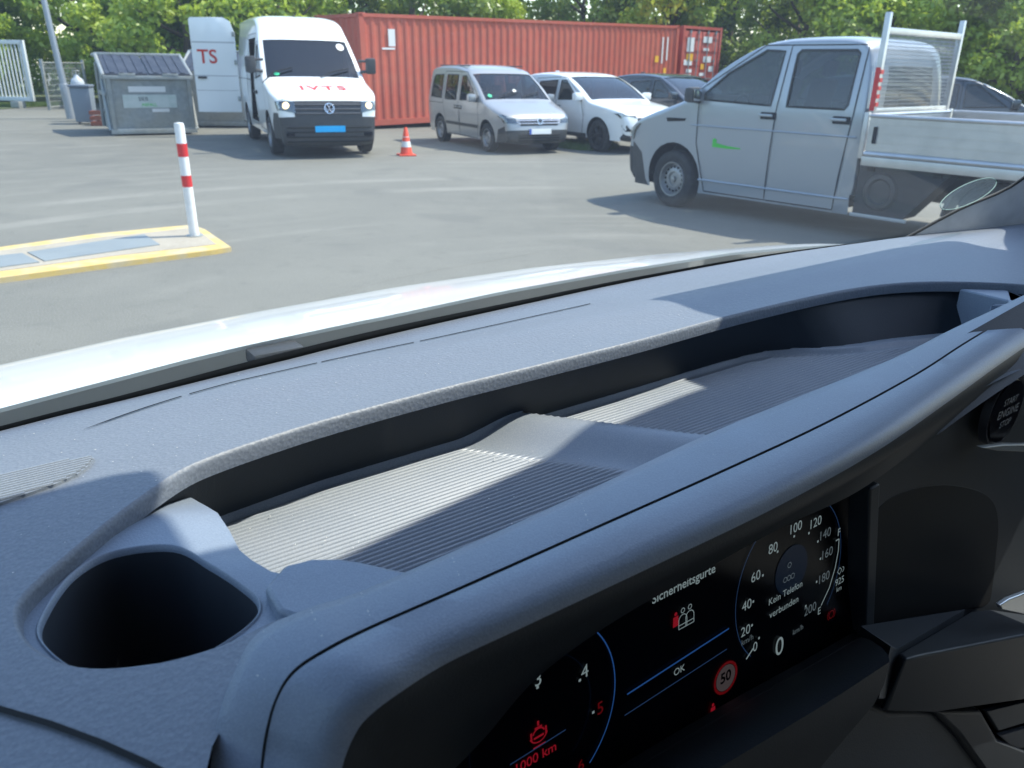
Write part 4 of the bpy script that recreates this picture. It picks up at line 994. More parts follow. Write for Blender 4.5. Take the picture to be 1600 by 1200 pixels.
spots = [  # x, y, kind, scale, label
 (-24.5, 37.5, 1, 1.0, 'dark green tree behind the white gate, farthest left'), (-19.5, 38.5, 2, 1.1, 'pale yellow green tree right of the gate'), (-16.2, 35.5, 3, 1.0, 'low dense bush between the gate and the lamp post'),
 (-22.0, 35.5, 3, .9, 'low bush standing behind the gate bars'), (-14.8, 38, 0, 1.1, 'bright green tree behind the lamp post'), (-11.5, 36.5, 2, 1.15, 'sunlit pale green tree above the grey waste container'), (-12.8, 33.2, 3, 1.15, 'dense bright bush behind the big waste container'),
 (-9.2, 33.5, 3, 1.2, 'dense bush behind the open van door'), (-8.0, 38, 0, 1.1, 'bright green tree above the open van door'), (-4.5, 37, 1, 1.0, 'dark green tree behind the white van'), (-1.4, 39, 2, .78, 'small pale tree left of the gap of sky'),
 (3.0, 40, 1, .80, 'dark tree above the middle of the long container'), (6.6, 38.5, 0, 1.0, 'green tree above the right half of the long container'), (9.8, 40.5, 1, 1.15, 'dark tree behind the container doors'), (12.0, 37, 2, 1.05, 'pale green tree just right of the container doors'),
 (14.8, 34.5, 0, 1.0, 'green tree above the truck cab'), (17.6, 34, 1, 1.05, 'dark tree behind the mesh guard'), (20.4, 32, 0, 1.1, 'green tree right of the mesh guard'), (23.6, 31, 1, 1.1, 'dark tree at the right edge of the view'), (17.4, 30.0, 3, 1.0, 'low bush behind the truck cab roof'), (20.6, 28.6, 3, 1.05, 'low bush beyond the dark parked cars'), (13.6, 32.4, 3, 1.1, 'low bush right of the container doors'), (27, 30, 0, 1.2, 'green tree beyond the right edge behind the parked cars')]
for i, (x, y, k, sc_, lb) in enumerate(spots):
    r = thing('bush' if k == 3 else 'tree', lb, 'bush' if k == 3 else 'tree', (x, y, 0), i*1.7, 'trees and bushes behind the yard', sc_)
    for nm, me in (('crown', TREES[k][0]), ('trunk', TREES[k][1])):
        o = bpy.data.objects.new(nm, me); COL.objects.link(o); o.parent = r
# the wood behind them reads as one mass
wl = []
rng = np.random.default_rng(3)
me0 = crown_mesh('far_wood', 77, 60000, 1, 1, 0, 1, .26, LEAF[1])
V = np.zeros(len(me0.vertices)*3, np.float32); me0.vertices.foreach_get('co', V); V = V.reshape(-1, 3)
q4 = np.repeat(V.reshape(-1, 4, 3).mean(1), 4, 0); dl = V-q4; nn_ = len(V)//4
cx = rng.uniform(-48, 52, nn_); gap = np.exp(-((cx+7.0)/1.3)**2); top = 7.5+1.5*np.sin(cx*.5)+1.0*np.sin(cx*1.3+1)-gap*3.8
cen = np.stack([cx, 46+rng.uniform(-2.5, 2.5, nn_)+.0*cx, rng.uniform(0, 1, nn_)*top], 1)
V = (np.repeat(cen, 4, 0)+dl*1.3).astype(np.float32); me0.vertices.foreach_set('co', V.ravel()); me0.update()
o = bpy.data.objects.new('far_wood', me0); COL.objects.link(o); tag(o, 'dark mass of woodland behind the trees', 'woodland', kind='stuff')
o = bpy.data.objects.new('far_wood', me0); COL.objects.link(o); o.rotation_euler = (0, 0, math.pi/2); o.location = (-8, -4, 0); o.scale = (1.1, 1.15, 1.3); tag(o, 'woodland along the left side of the yard, outside the view', 'woodland', kind='stuff')
o = bpy.data.objects.new('wood_behind', me0); COL.objects.link(o); o.rotation_euler = (0, 0, math.pi); o.location = (8, 12, 0); o.scale = (1.2, 1, 1.2); tag(o, 'woodland on the far side of the yard, behind the view', 'woodland', kind='stuff')
# blades along the kerb of grass and by the cars
ga, gb = G(-120, 170), G(80, 167)
def pf(rng):
    t = rng.uniform(0, 1); d = rng.uniform(0, 1.6); p = ga.lerp(gb, t); return (p.x, p.y+d, .02)
blades('grass_tufts', pf, 9000, 'short grass along the edge of the asphalt under the gate')
p0 = G(905, 232)
def pf2(rng):
    a = rng.uniform(0, 6.28); r_ = rng.uniform(0, 1)**.5; return (p0.x+r_*.75*math.cos(a)+.2, p0.y+r_*1.1*math.sin(a)+.6, 0)
blades('grass_patch', pf2, 3500, 'patch of weeds between the silver people carrier and the white crossover')

# ================= the van the picture is taken from: everything below moves with it
K = 1.2                                   # size of the cabin units in metres
AL = rad(53); LXv = Vector((math.sin(AL), math.cos(AL), 0)); FYv = Vector((-math.cos(AL), math.sin(AL), 0))
def cr_(px, py): d = ray(px, py); return Vector((d.dot(LXv), d.dot(FYv), d.z))
def az(px, py, z): d = cr_(px, py); return d*(z/d.z)
def ay(px, py, y): d = cr_(px, py); return d*(y/d.y)
def P3(p): return Vector((p[0]*K, p[1]*K, CH+p[2]*K))
own = thing('cab', 'dashboard and bonnet of the white van the view is taken from', 'van', (0, 0, 0), rad(37))
def lerp_tab(x, tab):
    if x <= tab[0][0]: return tab[0][1]
    for a, b in zip(tab, tab[1:]):
        if x <= b[0]: return a[1]+(b[1]-a[1])*(x-a[0])/(b[0]-a[0])
    return tab[-1][1]
def loft(name, rails, m, parent=own, sub=6, ang=40, mis=None):
    R_ = [smooth_loop(r, sub, closed=False) for r in rails]; n = len(R_[0]); mb = MB()
    mb.v = [tuple(P3(p)) for r in R_ for p in r]
    for i in range(len(R_)-1):
        for k in range(n-1): mb.f.append((i*n+k, i*n+k+1, (i+1)*n+k+1, (i+1)*n+k)); mb.mi.append(mis[i] if mis else 0)
    return mb.build(name, m, parent, ang=ang)

Z = -.140
def rail(px, zs): return [tuple(az(x, y, z)) for (x, y), z in zip(px, zs)]
zl = [-.172, -.160, -.152, -.146, -.142, -.1395]+[Z]*9
pf_ = [(322, 1290), (330, 1190), (343, 1115), (366, 1050), (402, 990), (480, 951), (560, 925), (700, 865), (900, 775), (1100, 681), (1250, 619), (1400, 558), (1490, 513), (1600, 461), (1780, 372)]
ps_ = [(400, 1300), (409, 1195), (419, 1130), (434, 1082), (460, 1045), (508, 1013), (580, 977), (720, 916), (920, 827), (1120, 738), (1290, 659), (1430, 584), (1515, 530), (1612, 474), (1790, 380)]
pn_ = [(480, 1340), (486, 1225), (496, 1168), (514, 1125), (540, 1095), (590, 1058), (665, 1012), (790, 955), (985, 866), (1175, 780), (1340, 695), (1463, 612), (1542, 556), (1636, 495), (1806, 392)]
pl_ = [(545, 1380), (548, 1270), (556, 1215), (572, 1170), (592, 1138), (640, 1100), (720, 1050), (845, 990), (1040, 897), (1225, 805), (1380, 715), (1498, 632), (1576, 575), (1668, 512), (1830, 405)]
zl[0] = -.168
Rf = rail(pf_, zl); Rs = rail(ps_, [z+.0012 for z in zl]); Rn = rail(pn_, [z-.0015 for z in zl]); Rl = rail(pl_, [z-.0125 for z in zl])
def mixr(a, b, t, dz=0, dy=0): return [(p[0]*(1-t)+q[0]*t, p[1]*(1-t)+q[1]*t+dy, p[2]*(1-t)+q[2]*t+dz) for p, q in zip(a, b)]
def shift(a, dx, dy, dz): return [(p[0]+dx, p[1]+dy, p[2]+dz) for p in a]
# ---- dashboard top with the tray opening
FAR = [(-.45, .30), (-.2, .375), (.012, .414), (.07, .423), (.143, .437), (.232, .449), (.343, .457), (.483, .464), (.654, .462), (.80, .448), (.869, .439), (.95, .415), (1.05, .375), (1.2, .29)]
def dash_z(x, y):
    yf = lerp_tab(x, FAR); k = max(0, (y-.31))/(.13)
    z = -.155-.010*min(1, k)**1.5
    z -= 1.2*max(0, .165-y)**2
    z += .0035*math.exp(-((y-.372-.03*math.exp(-x*3))/.022)**2)*min(1, max(0, (x-.02)/.1))   # soft ridge above the opening
    z -= .02*max(0, -x-.02)
    return z
OPENF = [(-.0005, .244), (.0040, .2570), (.023, .277), (.043, .295), (.0655, .312), (.082, .3185), (.108, .3235), (.141, .3275), (.203, .330), (.261, .3295), (.346, .3295), (.445, .333), (.552, .3295), (.618, .3165), (.669, .289), (.71, .245)]
OPENB = [(.70, .20), (.64, .182), (.5, .176), (.3, .172), (.16, .170), (.10, .172), (.082, .188), (.066, .198), (.045, .1965), (.026, .2005), (.0105, .2105), (.0015, .2275)]
LOOP = smooth_loop(OPENF+OPENB, 5)
out = smooth_loop(FAR, 4, closed=False)+[(1.25, .2), (.80, .20), (.66, .172), (.3, .163), (.13, .160)]+[(Rf[i][0]+.0006, Rf[i][1]-.0006) for i in (5, 4, 3, 2, 1, 0)]+[(.022, .06), (.02, -.02), (-.45, -.02)]
r = cut(out, [], [LOOP], .0085)['']
dm = MB(); dm.add([P3((a, b, dash_z(a, b))) for a, b in r[0]], r[1])
dash = dm.build('dashboard', DASH, own, ang=60)
def wall_y(x): return lerp_tab(x, [(.065, .322), (.075, .330), (.088, .337), (.14, .3425), (.46, .342), (.49, .338), (.515, .327), (.535, .313), (.56, .303), (.59, .296), (.66, .272), (.72, .23)])
# rolled lip and wall of the opening 
n = len(LOOP); cx_ = Vector((.3, .25))
rings = [[], [], [], [], [], []]
for i, p in enumerate(LOOP):
    a = Vector(LOOP[i-1][:2]); b = Vector(LOOP[(i+1) % n][:2]); d = (b-a).normalized(); nn = Vector((d.y, -d.x))
    if nn.dot(Vector(p[:2])-Vector((.35, .24))) > 0 and p[1] > .2: nn = -nn
    if p[1] <= .2: nn = Vector((0, 1)) if .1 < p[0] < .66 else (Vector((.3, .24))-Vector(p[:2])).normalized()
    z = dash_z(p[0], p[1]); p = Vector(p[:2]); nn_w = nn
    for q, (o, dz) in enumerate(((0, 0), (.0009, -.0005), (.0016, -.0022), (.0018, -.0080), (-.0010, -.0090), (-.011, -.044))):
        if q == 5 and p.y <= .2: o, dz = 0, -.0115
        v = p+nn*o
        if q == 5 and p.y > .27 and p.x > .07: v.y = wall_y(p.x)
        rings[q].append(P3((v.x, v.y, z+dz)))
mb = MB(); mb.add([v for r_ in rings[:4] for v in r_], [(q*n+i, q*n+(i+1) % n, (q+1)*n+(i+1) % n, (q+1)*n+i) for q in range(3) for i in range(n)]); mb.build('opening_lip', DASH, dash, ang=70)
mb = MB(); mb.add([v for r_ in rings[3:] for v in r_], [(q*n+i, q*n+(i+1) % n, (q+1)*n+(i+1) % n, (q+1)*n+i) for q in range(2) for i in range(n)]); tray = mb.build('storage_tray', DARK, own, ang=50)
# ---- ribbed floor with its ramp
A = Vector((.262, .338)); Bv = Vector((.345, .232)); ab = (Bv-A).normalized(); an = Vector((ab.y, -ab.x))
if an.x < 0: an = -an
def sst(t): t = min(1, max(0, t)); return t*t*(3-2*t)
RP = .0030; yb0, yb1 = .195, .349; ny = int((yb1-yb0)/RP*8); nx = 250; xs_ = np.linspace(.0685, .73, nx); ys_ = np.linspace(yb0, yb1, ny)
vs = []
for y in ys_:
    for x in xs_:
        d = (Vector((x, y))-A).dot(an); h = 0; rib = 1
        if -.034 < d < 0: h = .0105*sst((d+.034)/.030)
        elif 0 <= d < .006: h = .0105*(1-sst(d/.005))
        rib = 1-(sst((d+.040)/.008)*(1-sst((d-.003)/.006)))
        e = wall_y(x)-.001
        if y > e-.006: h += .004*sst((y-e+.005)/.006); rib *= 1-sst((y-e+.0085)/.004)
        ph = (y/RP) % 1; h += rib*.00075*(math.sin(ph*2*math.pi)*.8+.2*math.sin(4*math.pi*ph))
        vs.append(P3((x, y, -.197+h)))
mb = MB(); mb.add(vs, [(j*nx+i, j*nx+i+1, (j+1)*nx+i+1, (j+1)*nx+i) for j in range(ny-1) for i in range(nx-1)])
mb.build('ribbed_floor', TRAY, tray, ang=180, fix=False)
# ---- deck with the cup holder
CUP = smooth_loop([(.0050, .238), (.0085, .252), (.019, .2685), (.033, .2745), (.0505, .2665), (.0575, .248), (.0625, .229), (.0635, .2165), (.0570, .2085), (.039, .2025), (.0235, .2035), (.0115, .2165)], 6)
DECK = smooth_loop([(-.003, .226), (-.005, .245), (.0015, .2595), (.0215, .2790), (.0420, .2968), (.0645, .3135), (.0700, .3165)], 4, closed=False)+[(.0715, .311), (.0722, .300), (.0728, .288), (.0722, .272), (.0705, .256), (.0705, .243), (.0735, .232), (.0780, .226), (.0785, .2255), (.099, .2215), (.115, .198), (.12, .19), (.08, .19), (.068, .19), (.03, .193), (.007, .205)]
def deck_z(x, y): return -.1612-.0012*0-.006*sst((y-.285)/.03)-.004*sst((x-.055)/.02)*sst((y-.24)/.02)
r = cut(DECK, [], [CUP], .006)['']; mb = MB(); mb.add([P3((a, b, deck_z(a, b))) for a, b in r[0]], r[1])
L = len(DECK); mb.add([P3((a, b, deck_z(a, b))) for a, b in DECK]+[P3((a+(.003 if a > .06 else 0), b, -.205)) for a, b in DECK], [(i, (i+1) % L, (i+1) % L+L, i+L) for i in range(L)])
deck = mb.build('cup_holder_deck', DASHS, tray, ang=38)
L = len(CUP); cc = Vector((sum(p[0] for p in CUP)/L, sum(p[1] for p in CUP)/L)); rr = []
for sc_, dz in ((1.03, .0001), (1.015, .0007), (1.0, .0004), (.985, -.0018), (.975, -.006), (.93, -.040), (.89, -.062), (.82, -.068), (.3, -.069), (.01, -.069)):
    rr += [P3((cc.x+(p[0]-cc.x)*sc_, cc.y+(p[1]-cc.y)*sc_, deck_z(cc.x+(p[0]-cc.x), cc.y+(p[1]-cc.y))+dz)) for p in CUP]
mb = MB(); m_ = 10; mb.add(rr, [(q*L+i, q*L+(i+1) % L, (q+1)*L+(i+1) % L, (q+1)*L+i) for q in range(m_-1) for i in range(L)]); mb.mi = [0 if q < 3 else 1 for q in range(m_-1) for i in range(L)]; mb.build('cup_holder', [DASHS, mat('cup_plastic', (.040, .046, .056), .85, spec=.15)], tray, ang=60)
# small raised block between cup holder and binnacle, right hand deck
def slab(name, pts, zt, zb_, m, parent):
    mb = MB(); mb.prism(pts, lambda p: P3((p[0], p[1], zt)), back=lambda p: P3((p[0], p[1], zb_))); o = mb.build(name, m, parent, ang=30)
    bv = o.modifiers.new('b', 'BEVEL'); bv.width = .0018; bv.segments = 2; return o
slab('raised_block', [(.0655, .205), (.0665, .2185), (.076, .2262), (.086, .2245), (.094, .219), (.108, .200), (.112, .188), (.075, .188)], -.1565, -.20, DASHS, tray)
q_ = [az(*p, -.158)[:2] for p in ((1500, 447), (1572, 449), (1578, 470), (1548, 471))]
slab('end_deck', q_+[(q_[2][0]+.03, q_[2][1]-.04), (q_[3][0]+.02, q_[3][1]-.05)], -.160, -.20, DASHS, tray)
# ---- slot line, loudspeaker grille, lower joint
mb = MB(); ln = [az(*p, -.158) for p in ((130, 670), (250, 630), (440, 575), (560, 545), (700, 515), (930, 463))]
ln = smooth_loop([(p.x, p.y) for p in ln], 16, closed=False)
for i, (a, b) in enumerate(zip(ln, ln[1:])):
    if i % 20 == 19: continue
    w0 = .0006*min(1, i/8+.15)
    mb.add([P3((a[0], a[1]-w0, dash_z(*a)+.0006)), P3((b[0], b[1]-w0, dash_z(*b)+.0006)), P3((b[0], b[1]+w0, dash_z(*b)+.0006)), P3((a[0], a[1]+w0, dash_z(*a)+.0006))], [(0, 1, 2, 3)])
mb.build('slot_line', BLACKM, dash, smooth=False)
gp = [az(*p, -.155) for p in ((-160, 762), (0, 739), (100, 719), (138, 712), (147, 714), (140, 727), (122, 742), (88, 758), (0, 789), (-160, 840))]
gp2 = [(p.x, p.y) for p in gp]; mb = MB()
mb.prism(gp2, lambda p: P3((p[0], p[1], dash_z(*p)+.0012)), back=lambda p: P3((p[0], p[1], dash_z(*p)-.002))); gr = mb.build('speaker_grille', TRAY, dash, smooth=False)
mb = MB()
for k in range(14):
    y = .322+k*.0024; xs2 = [x for x in np.linspace(-.03, .045, 76) if inside((x, y), gp2)]
    if len(xs2) > 3: mb.tube([P3((x, y, dash_z(x, y)+.0014)) for x in (xs2[0], xs2[-1])], .0009, 6)
mb.build('grille_ribs', TRAY, gr)
def seam_strip(pts, w, parent, z_off=.0008):
    mb = MB()
    for a, b in zip(pts, pts[1:]):
        d = Vector((b[0]-a[0], b[1]-a[1])).normalized(); q = Vector((-d.y, d.x))*w
        mb.add([P3((a[0]-q.x, a[1]-q.y, dash_z(*a)+z_off)), P3((b[0]-q.x, b[1]-q.y, dash_z(*b)+z_off)), P3((b[0]+q.x, b[1]+q.y, dash_z(*b)+z_off)), P3((a[0]+q.x, a[1]+q.y, dash_z(*a)+z_off))], [(0, 1, 2, 3)])
    mb.build('panel_joint', BLACKM, parent, smooth=False)
seam_strip([tuple(az(*p, -.158)[:2]) for p in ((-60, 1103), (0, 1124), (80, 1148), (160, 1178), (230, 1210), (330, 1262))], .0009, dash)

# ---- binnacle hood
zo = shift(Rf, -.001, .013, -.055)
zo = [(p[0]-(.006 if i < 5 else 0), p[1], p[2]) for i, p in enumerate(zo)]
ins = [tuple(ay(x, y, .165)) for x, y in ((590, 1520), (600, 1400), (612, 1330), (628, 1290), (655, 1255), (700, 1212), (760, 1150), (841, 1058), (960, 971), (1118, 880.5), (1230, 820), (1340, 768), (1450, 690), (1560, 612), (1760, 480))]
binn = loft('binnacle_hood', [zo, shift(Rf, 0, .0025, -.006), shift(Rf, 0, .001, -.0015), Rf, mixr(Rf, Rs, .25, .0006), mixr(Rf, Rs, .8, .0006), Rs], DASHS, sub=7, ang=50)
lo_ = loft('binnacle_front', [shift(Rs, 0, -.0004, -.0022), shift(Rs, 0, -.0009, -.0004), mixr(Rs, Rn, .1, .0003), mixr(Rs, Rn, .5, .0006), mixr(Rs, Rn, .85, .0007), Rn, mixr(Rn, Rl, .25, .0012, -.0012), mixr(Rn, Rl, .6, .0010, -.0012), Rl, mixr(Rl, ins, .25, -.001, 0), ins, shift(ins, 0, .03, .020)], [DASHS, DARK], binn, sub=7, ang=50, mis=[0, 0, 0, 0, 0, 0, 0, 1, 1, 1, 1])  # dark lining carried up over the lip, painting in shade past the turn
gm = MB(); Rg = smooth_loop(Rs, 7, closed=False); gm.tube([P3((p[0], p[1]-.0003, p[2]-.0009)) for p in Rg], [max(.0003, .0009-.0006*i_/len(Rg)) for i_ in range(len(Rg))], 6); gm.build('hood_joint', BLACKM, binn)

# ---- instrument display
TI = rad(7); Dc = Vector((.236, .182, -.2325)); DX = Vector((1, 0, 0)); DV = Vector((0, math.sin(TI), math.cos(TI))); DN = Vector((0, -math.cos(TI), math.sin(TI)))
def dp(px, py, off=.0006):
    d = cr_(px, py); c = Dc+DN*off; return d*(c.dot(DN)/d.dot(DN))
def uv(u, v, off=.0006): return Dc+DX*u+DV*v+DN*off
mb = MB(); ur = (dp(1360, 900)-Dc).dot(DX); mb.add([P3(uv(*q, 0)) for q in ((-.26, -.066), (ur, -.066), (ur, .062), (-.26, .062))], [(0, 1, 2, 3)])
disp = mb.build('instrument_display', BLACK, own, smooth=False)
def em(name, c, s): return mat(name, (0, 0, 0), .5, emit=c, estr=s)
EW = em('display_white', (.62, .80, .84), .095); ED = em('display_dim', (.42, .55, .62), .06); EB = em('display_blue', (.05, .22, .75), .085); EB2 = em('display_blue_dim', (.06, .16, .42), .07)
ER = em('display_red', (.85, .02, .05), .08); ER2 = em('display_red_dim', (.6, .01, .02), .05); EG = em('display_glow', (.005, .035, .11), .035)
def dtext(name, items, m, parent=disp):
    mb = MB()
    for s_, c, size, *b in items:
        vs, fs = text_geo(s_, size, b[0] if b else 0); q = dp(*c, .0008)
        mb.add([P3(q+DX*x+DV*y) for x, y in vs], fs)
    return mb.build(name, m, parent, smooth=False, fix=False)
def tw(s_, a, b, bold=0):                 # size that makes the string span two points of the display
    vs, _ = text_geo(s_, 1, 0); w = max(v[0] for v in vs)-min(v[0] for v in vs)
    A_, B_ = dp(*a), dp(*b); return (s_, ((a[0]+b[0])/2, (a[1]+b[1])/2), (B_-A_).length/w, bold*(B_-A_).length/w)
dtext('menu_title', [tw('Sicherheitsgurte', (1021, 939), (1119, 885), .012)], EW)
dtext('phone_message', [tw('Kein Telefon', (1202, 942), (1254, 911)), tw('verbunden', (1203, 963), (1248, 934))], EW)
dtext('ok_label', [tw('OK', (1053, 1052), (1070, 1043))], EW)
ns = .0072
dtext('speed_numerals', [(t, c, ns) for t, c in (('0', (1180, 1011)), ('20', (1165, 986)), ('40', (1167, 946)), ('60', (1181, 901)), ('80', (1208, 857)), ('100', (1243, 825)), ('120', (1274, 817)))], EW)
dtext('speed_numerals_dim', [(t, c, ns) for t, c in (('140', (1289, 835)), ('160', (1292, 865)), ('180', (1287, 903)), ('200', (1266, 952)))], ED)
dtext('speed_unit', [('km/h', (1168, 1000), .0045), ('km/h', (1247, 984), .0045)], ED)
dtext('speed_reading', [('0', (1218, 1011), .0145)], EW)
dtext('range_reading', [('925', (1312, 908), .0056), ('km', (1311, 920), .0040), ('F', (1311, 832), .006), ('E', (1280, 955), .006)], EW)
dtext('rev_numerals', [('4', (914, 1050), .0082), ('3', (841, 1062), .0082)], EW); dtext('rev_numerals_dim', [('5', (938, 1107), .0082), ('6', (908, 1196), .007)], ER2)
dtext('service_distance', [tw('1000 km', (806, 1203), (868, 1166), .01)], ER)
def dline(mb, pts, w, off=.0009):
    q = [dp(x, y, off) for x, y in pts]
    for a, b in zip(q, q[1:]):
        d = (b-a).normalized(); nn = DN.cross(d)*w/2; mb.add([P3(v) for v in (a-nn, b-nn, b+nn, a+nn)], [(0, 1, 2, 3)])
def dring(mb, c, r, w, a0=0, a1=360, n=60):
    P = [c+DX*(math.cos(rad(a0+(a1-a0)*i/n))*r)+DV*(math.sin(rad(a0+(a1-a0)*i/n))*r) for i in range(n+1)]
    for a, b in zip(P, P[1:]):
        d = (b-a).normalized(); nn = DN.cross(d)*w/2; mb.add([P3(v) for v in (a-nn, b-nn, b+nn, a+nn)], [(0, 1, 2, 3)])
SC = Vector((.311, .182, -.2325))+DN*.0007; TC = Vector((dp(961, 1078).x-.0425, .182, -.2325))+DN*.0007; print('TC', TC, dp(955, 1100), dp(898, 1015))
mb = MB(); dring(mb, SC, .0425, .0004, -40, 225); mb.build('speedometer_ring', EB2, disp, smooth=False)
mb = MB(); dring(mb, TC, .0425, .0006, -50, 100); mb.build('rev_counter_ring', EB, disp, smooth=False)
mb = MB(); dring(mb, TC, .029, .0003, -50, 200); mb.build('rev_counter_inner_ring', EG, disp, smooth=False)
mb = MB(); dline(mb, [(980, 1085), (1139, 982)], .0008); mb.build('menu_line', EB, disp, smooth=False)
for l_ in ([(976, 1118), (1136, 1014)], [(797, 1195), (884, 1140)]): mb = MB(); dline(mb, l_, .0005); mb.build('menu_line', EB2, disp, smooth=False)
mb = MB(); dline(mb, [(1306, 845), (1311, 842), (1310, 860), (1305, 887), (1296, 918), (1283, 946)], .0007); mb.build('fuel_arc', EW, disp, smooth=False)
mb = MB(); dline(mb, [(1166, 1030), (1177, 1013)], .0009); mb.build('speed_pointer', EW, disp, smooth=False)
mb = MB()
for c in ((1186, 997), (1175, 977), (1177, 940), (1192, 899), (1215, 862), (1241, 838), (1264, 833), (1278, 846), (1282, 873), (1276, 909), (1259, 947), (906, 1063), (927, 1113), (840, 1074)):
    q = dp(*c, .0008); mb.add([P3(q+DX*x+DV*y) for x, y in ((-.0006, -.0006), (.0006, -.0006), (.0006, .0006), (-.0006, .0006))], [(0, 1, 2, 3)])
mb.build('scale_dots', EW, disp, smooth=False)
mb = MB(); q = dp(1237, 890, .0003); mb.add([P3(q+DX*(math.cos(a)*.013)+DV*(math.sin(a)*.013)) for a in np.linspace(0, 2*math.pi, 33)[:-1]], [tuple(range(32))]); mb.build('centre_glow', EG, disp, smooth=False)
mb = MB(); q = dp(1134, 1059, .0007); dring(mb, q, .0078, .0014, 0, 360, 28); mb.build('speed_limit_ring', ER2, disp, smooth=False)
mb = MB(); mb.add([P3(q+DX*(math.cos(a)*.0068)+DV*(math.sin(a)*.0068)) for a in np.linspace(0, 2*math.pi, 25)[:-1]], [tuple(range(24))]); mb.build('speed_limit_disc', em('display_disc', (.5, .4, .42), .03), disp, smooth=False)
dtext('speed_limit_number', [('50', (1134, 1058), .0078, .0002)], BLACK)
mb = MB()                                   # belt symbols
for c in ((1067, 968), (1078, 962)):
    q = dp(*c, .0008); dring(mb, q+DV*.0045, .0011, .0004, 0, 360, 12); dring(mb, q, .0026, .0004, 0, 180, 10)
    for a, b in (((-.0026, 0), (-.0026, -.004)), ((.0026, 0), (.0026, -.004)), ((-.0026, -.004), (.0026, -.004)), ((-.0026, -.0022), (.0026, -.0022))):
        a_, b_ = q+DX*a[0]+DV*a[1], q+DX*b[0]+DV*b[1]; nn = DN.cross((b_-a_).normalized())*.0002; mb.add([P3(v) for v in (a_-nn, b_-nn, b_+nn, a_+nn)], [(0, 1, 2, 3)])
mb.build('belt_symbol', EW, disp, smooth=False)
mb = MB()
for c, s_ in (((1056, 970), .72), ((1114, 1110), .68)):
    q = dp(*c, .0008); mb.add([P3(q+DV*.0045*s_+DX*(math.cos(a)*.0013*s_)+DV*(math.sin(a)*.0013*s_)) for a in np.linspace(0, 6.28, 11)[:-1]], [tuple(range(10))])
    mb.add([P3(q+DX*x*s_+DV*y*s_) for x, y in ((-.0026, -.004), (.0026, -.004), (.0022, .0028), (-.0022, .0028))], [(0, 1, 2, 3)])
mb.build('belt_warning', ER, disp, smooth=False)
mb = MB(); q = dp(1299, 960, .0008); dring(mb, q, .0022, .0005, 0, 360, 14); dring(mb, q, .0034, .0004, -50, 50, 8); dring(mb, q, .0034, .0004, 130, 230, 8); mb.build('brake_warning', ER2, disp, smooth=False)
mb = MB(); q = dp(842, 1150, .0008); dring(mb, q+DV*.0005, .0030, .0007, 20, 160, 10); dring(mb, q+DV*.0018, .0044, .0006, 200, 340, 10)
for x, y, w_, h_ in ((0, .0040, .0036, .0009), (0, -.0044, .0060, .0009), (-.0036, .0012, .0009, .0036), (.0036, .0012, .0009, .0036), (0, .0058, .0010, .0022), (0, -.0002, .0050, .0010)): mb.add([P3(q+DX*(x+a*w_)+DV*(y+b*h_)) for a, b in ((-.5, -.5), (.5, -.5), (.5, .5), (-.5, .5))], [(0, 1, 2, 3)])
mb.build('service_symbol', ER, disp, smooth=False)
mb = MB(); q = dp(1233, 900, .0008)
for x, y in ((0, .006), (-.003, -.001), (.003, -.001), (0, -.001)): dring(mb, q+DX*x+DV*y, .0014, .0004, 0, 360, 10)
mb.build('phone_symbol', ED, disp, smooth=False)
mb = MB(); q = dp(1312, 892, .0008); dring(mb, q, .0020, .0004, 0, 360, 4); dring(mb, q+DX*.0025, .0014, .0004, -90, 90, 6); mb.build('fuel_symbol', EW, disp, smooth=False)

# ---- fascia around it
def plate(name, px, y, m, parent, thick=.02, ang=30, bev=.002):
    pts = [ay(a, b, y) for a, b in px]; mb = MB(); mb.prism([(p.x, p.z) for p in pts], lambda p: P3((p[0], y, p[1])), back=lambda p: P3((p[0], y+thick, p[1])))
    o = mb.build(name, m, parent, ang=ang); bv = o.modifiers.new('b', 'BEVEL'); bv.width = bev; bv.segments = 3; bv.limit_method = 'ANGLE'; return o
fas = plate('fascia', [(1362, 700), (1362, 1060), (2100, 1100), (2100, 250)], .178, DARK, own, .04)
plate('display_surround', [(1360, 765), (1352, 995), (1366, 985), (1376, 755)], .168, DARK, fas, .012, bev=.0015)
plate('recess_shade_panel', smooth_loop([(1362, 815), (1385, 783), (1425, 765), (1475, 758), (1525, 766), (1552, 785), (1560, 820), (1556, 870), (1551, 915), (1542, 945), (1500, 953), (1430, 963), (1356, 974), (1352, 930), (1356, 870)], 4), .1778, BLACKM, fas, .004, bev=.0002)  # flat dark panel on the fascia, painting in the shade of a recess
# start button
bc = ay(1570, 642, .170); n = 36; rb = (ay(1570, 642, .170)-ay(1570, 594, .170)).length*.80
mb = MB(); mb.lathe([(rb*1.0, .0), (rb*.97, -.0012), (.001, -.0014)], n, origin=(0, 0, 0), axis='Y'); mb.lathe([(rb*1.12, .004), (rb*1.10, -.0006), (rb*1.02, -.0004), (rb*1.01, .002)], n, axis='Y', mi=1)
mb.v = [tuple(P3(bc+Vector(v))) for v in mb.v]; bt = mb.build('start_button', [BLACK, mat('button_ring', (.10, .10, .11), .3, metal=.6)], fas)
mb = MB()
for s_, dz, sz in (('START', rb*.36, rb*.30), ('ENGINE', 0, rb*.38), ('STOP', -rb*.36, rb*.30)):
    vs, fs = text_geo(s_, sz); mb.add([P3(bc+Vector((x, -.0019, dz+y))) for x, y in vs], fs)
mb.build('button_lettering', mat('button_letter', (.30, .32, .33), .5), bt, smooth=False, fix=False)
plate('trim_ledge', [(1534, 700), (1570, 695), (1650, 694), (1650, 708), (1560, 705)], .160, mat('satin_trim', (.16, .18, .18), .5), fas, .004, bev=.001)
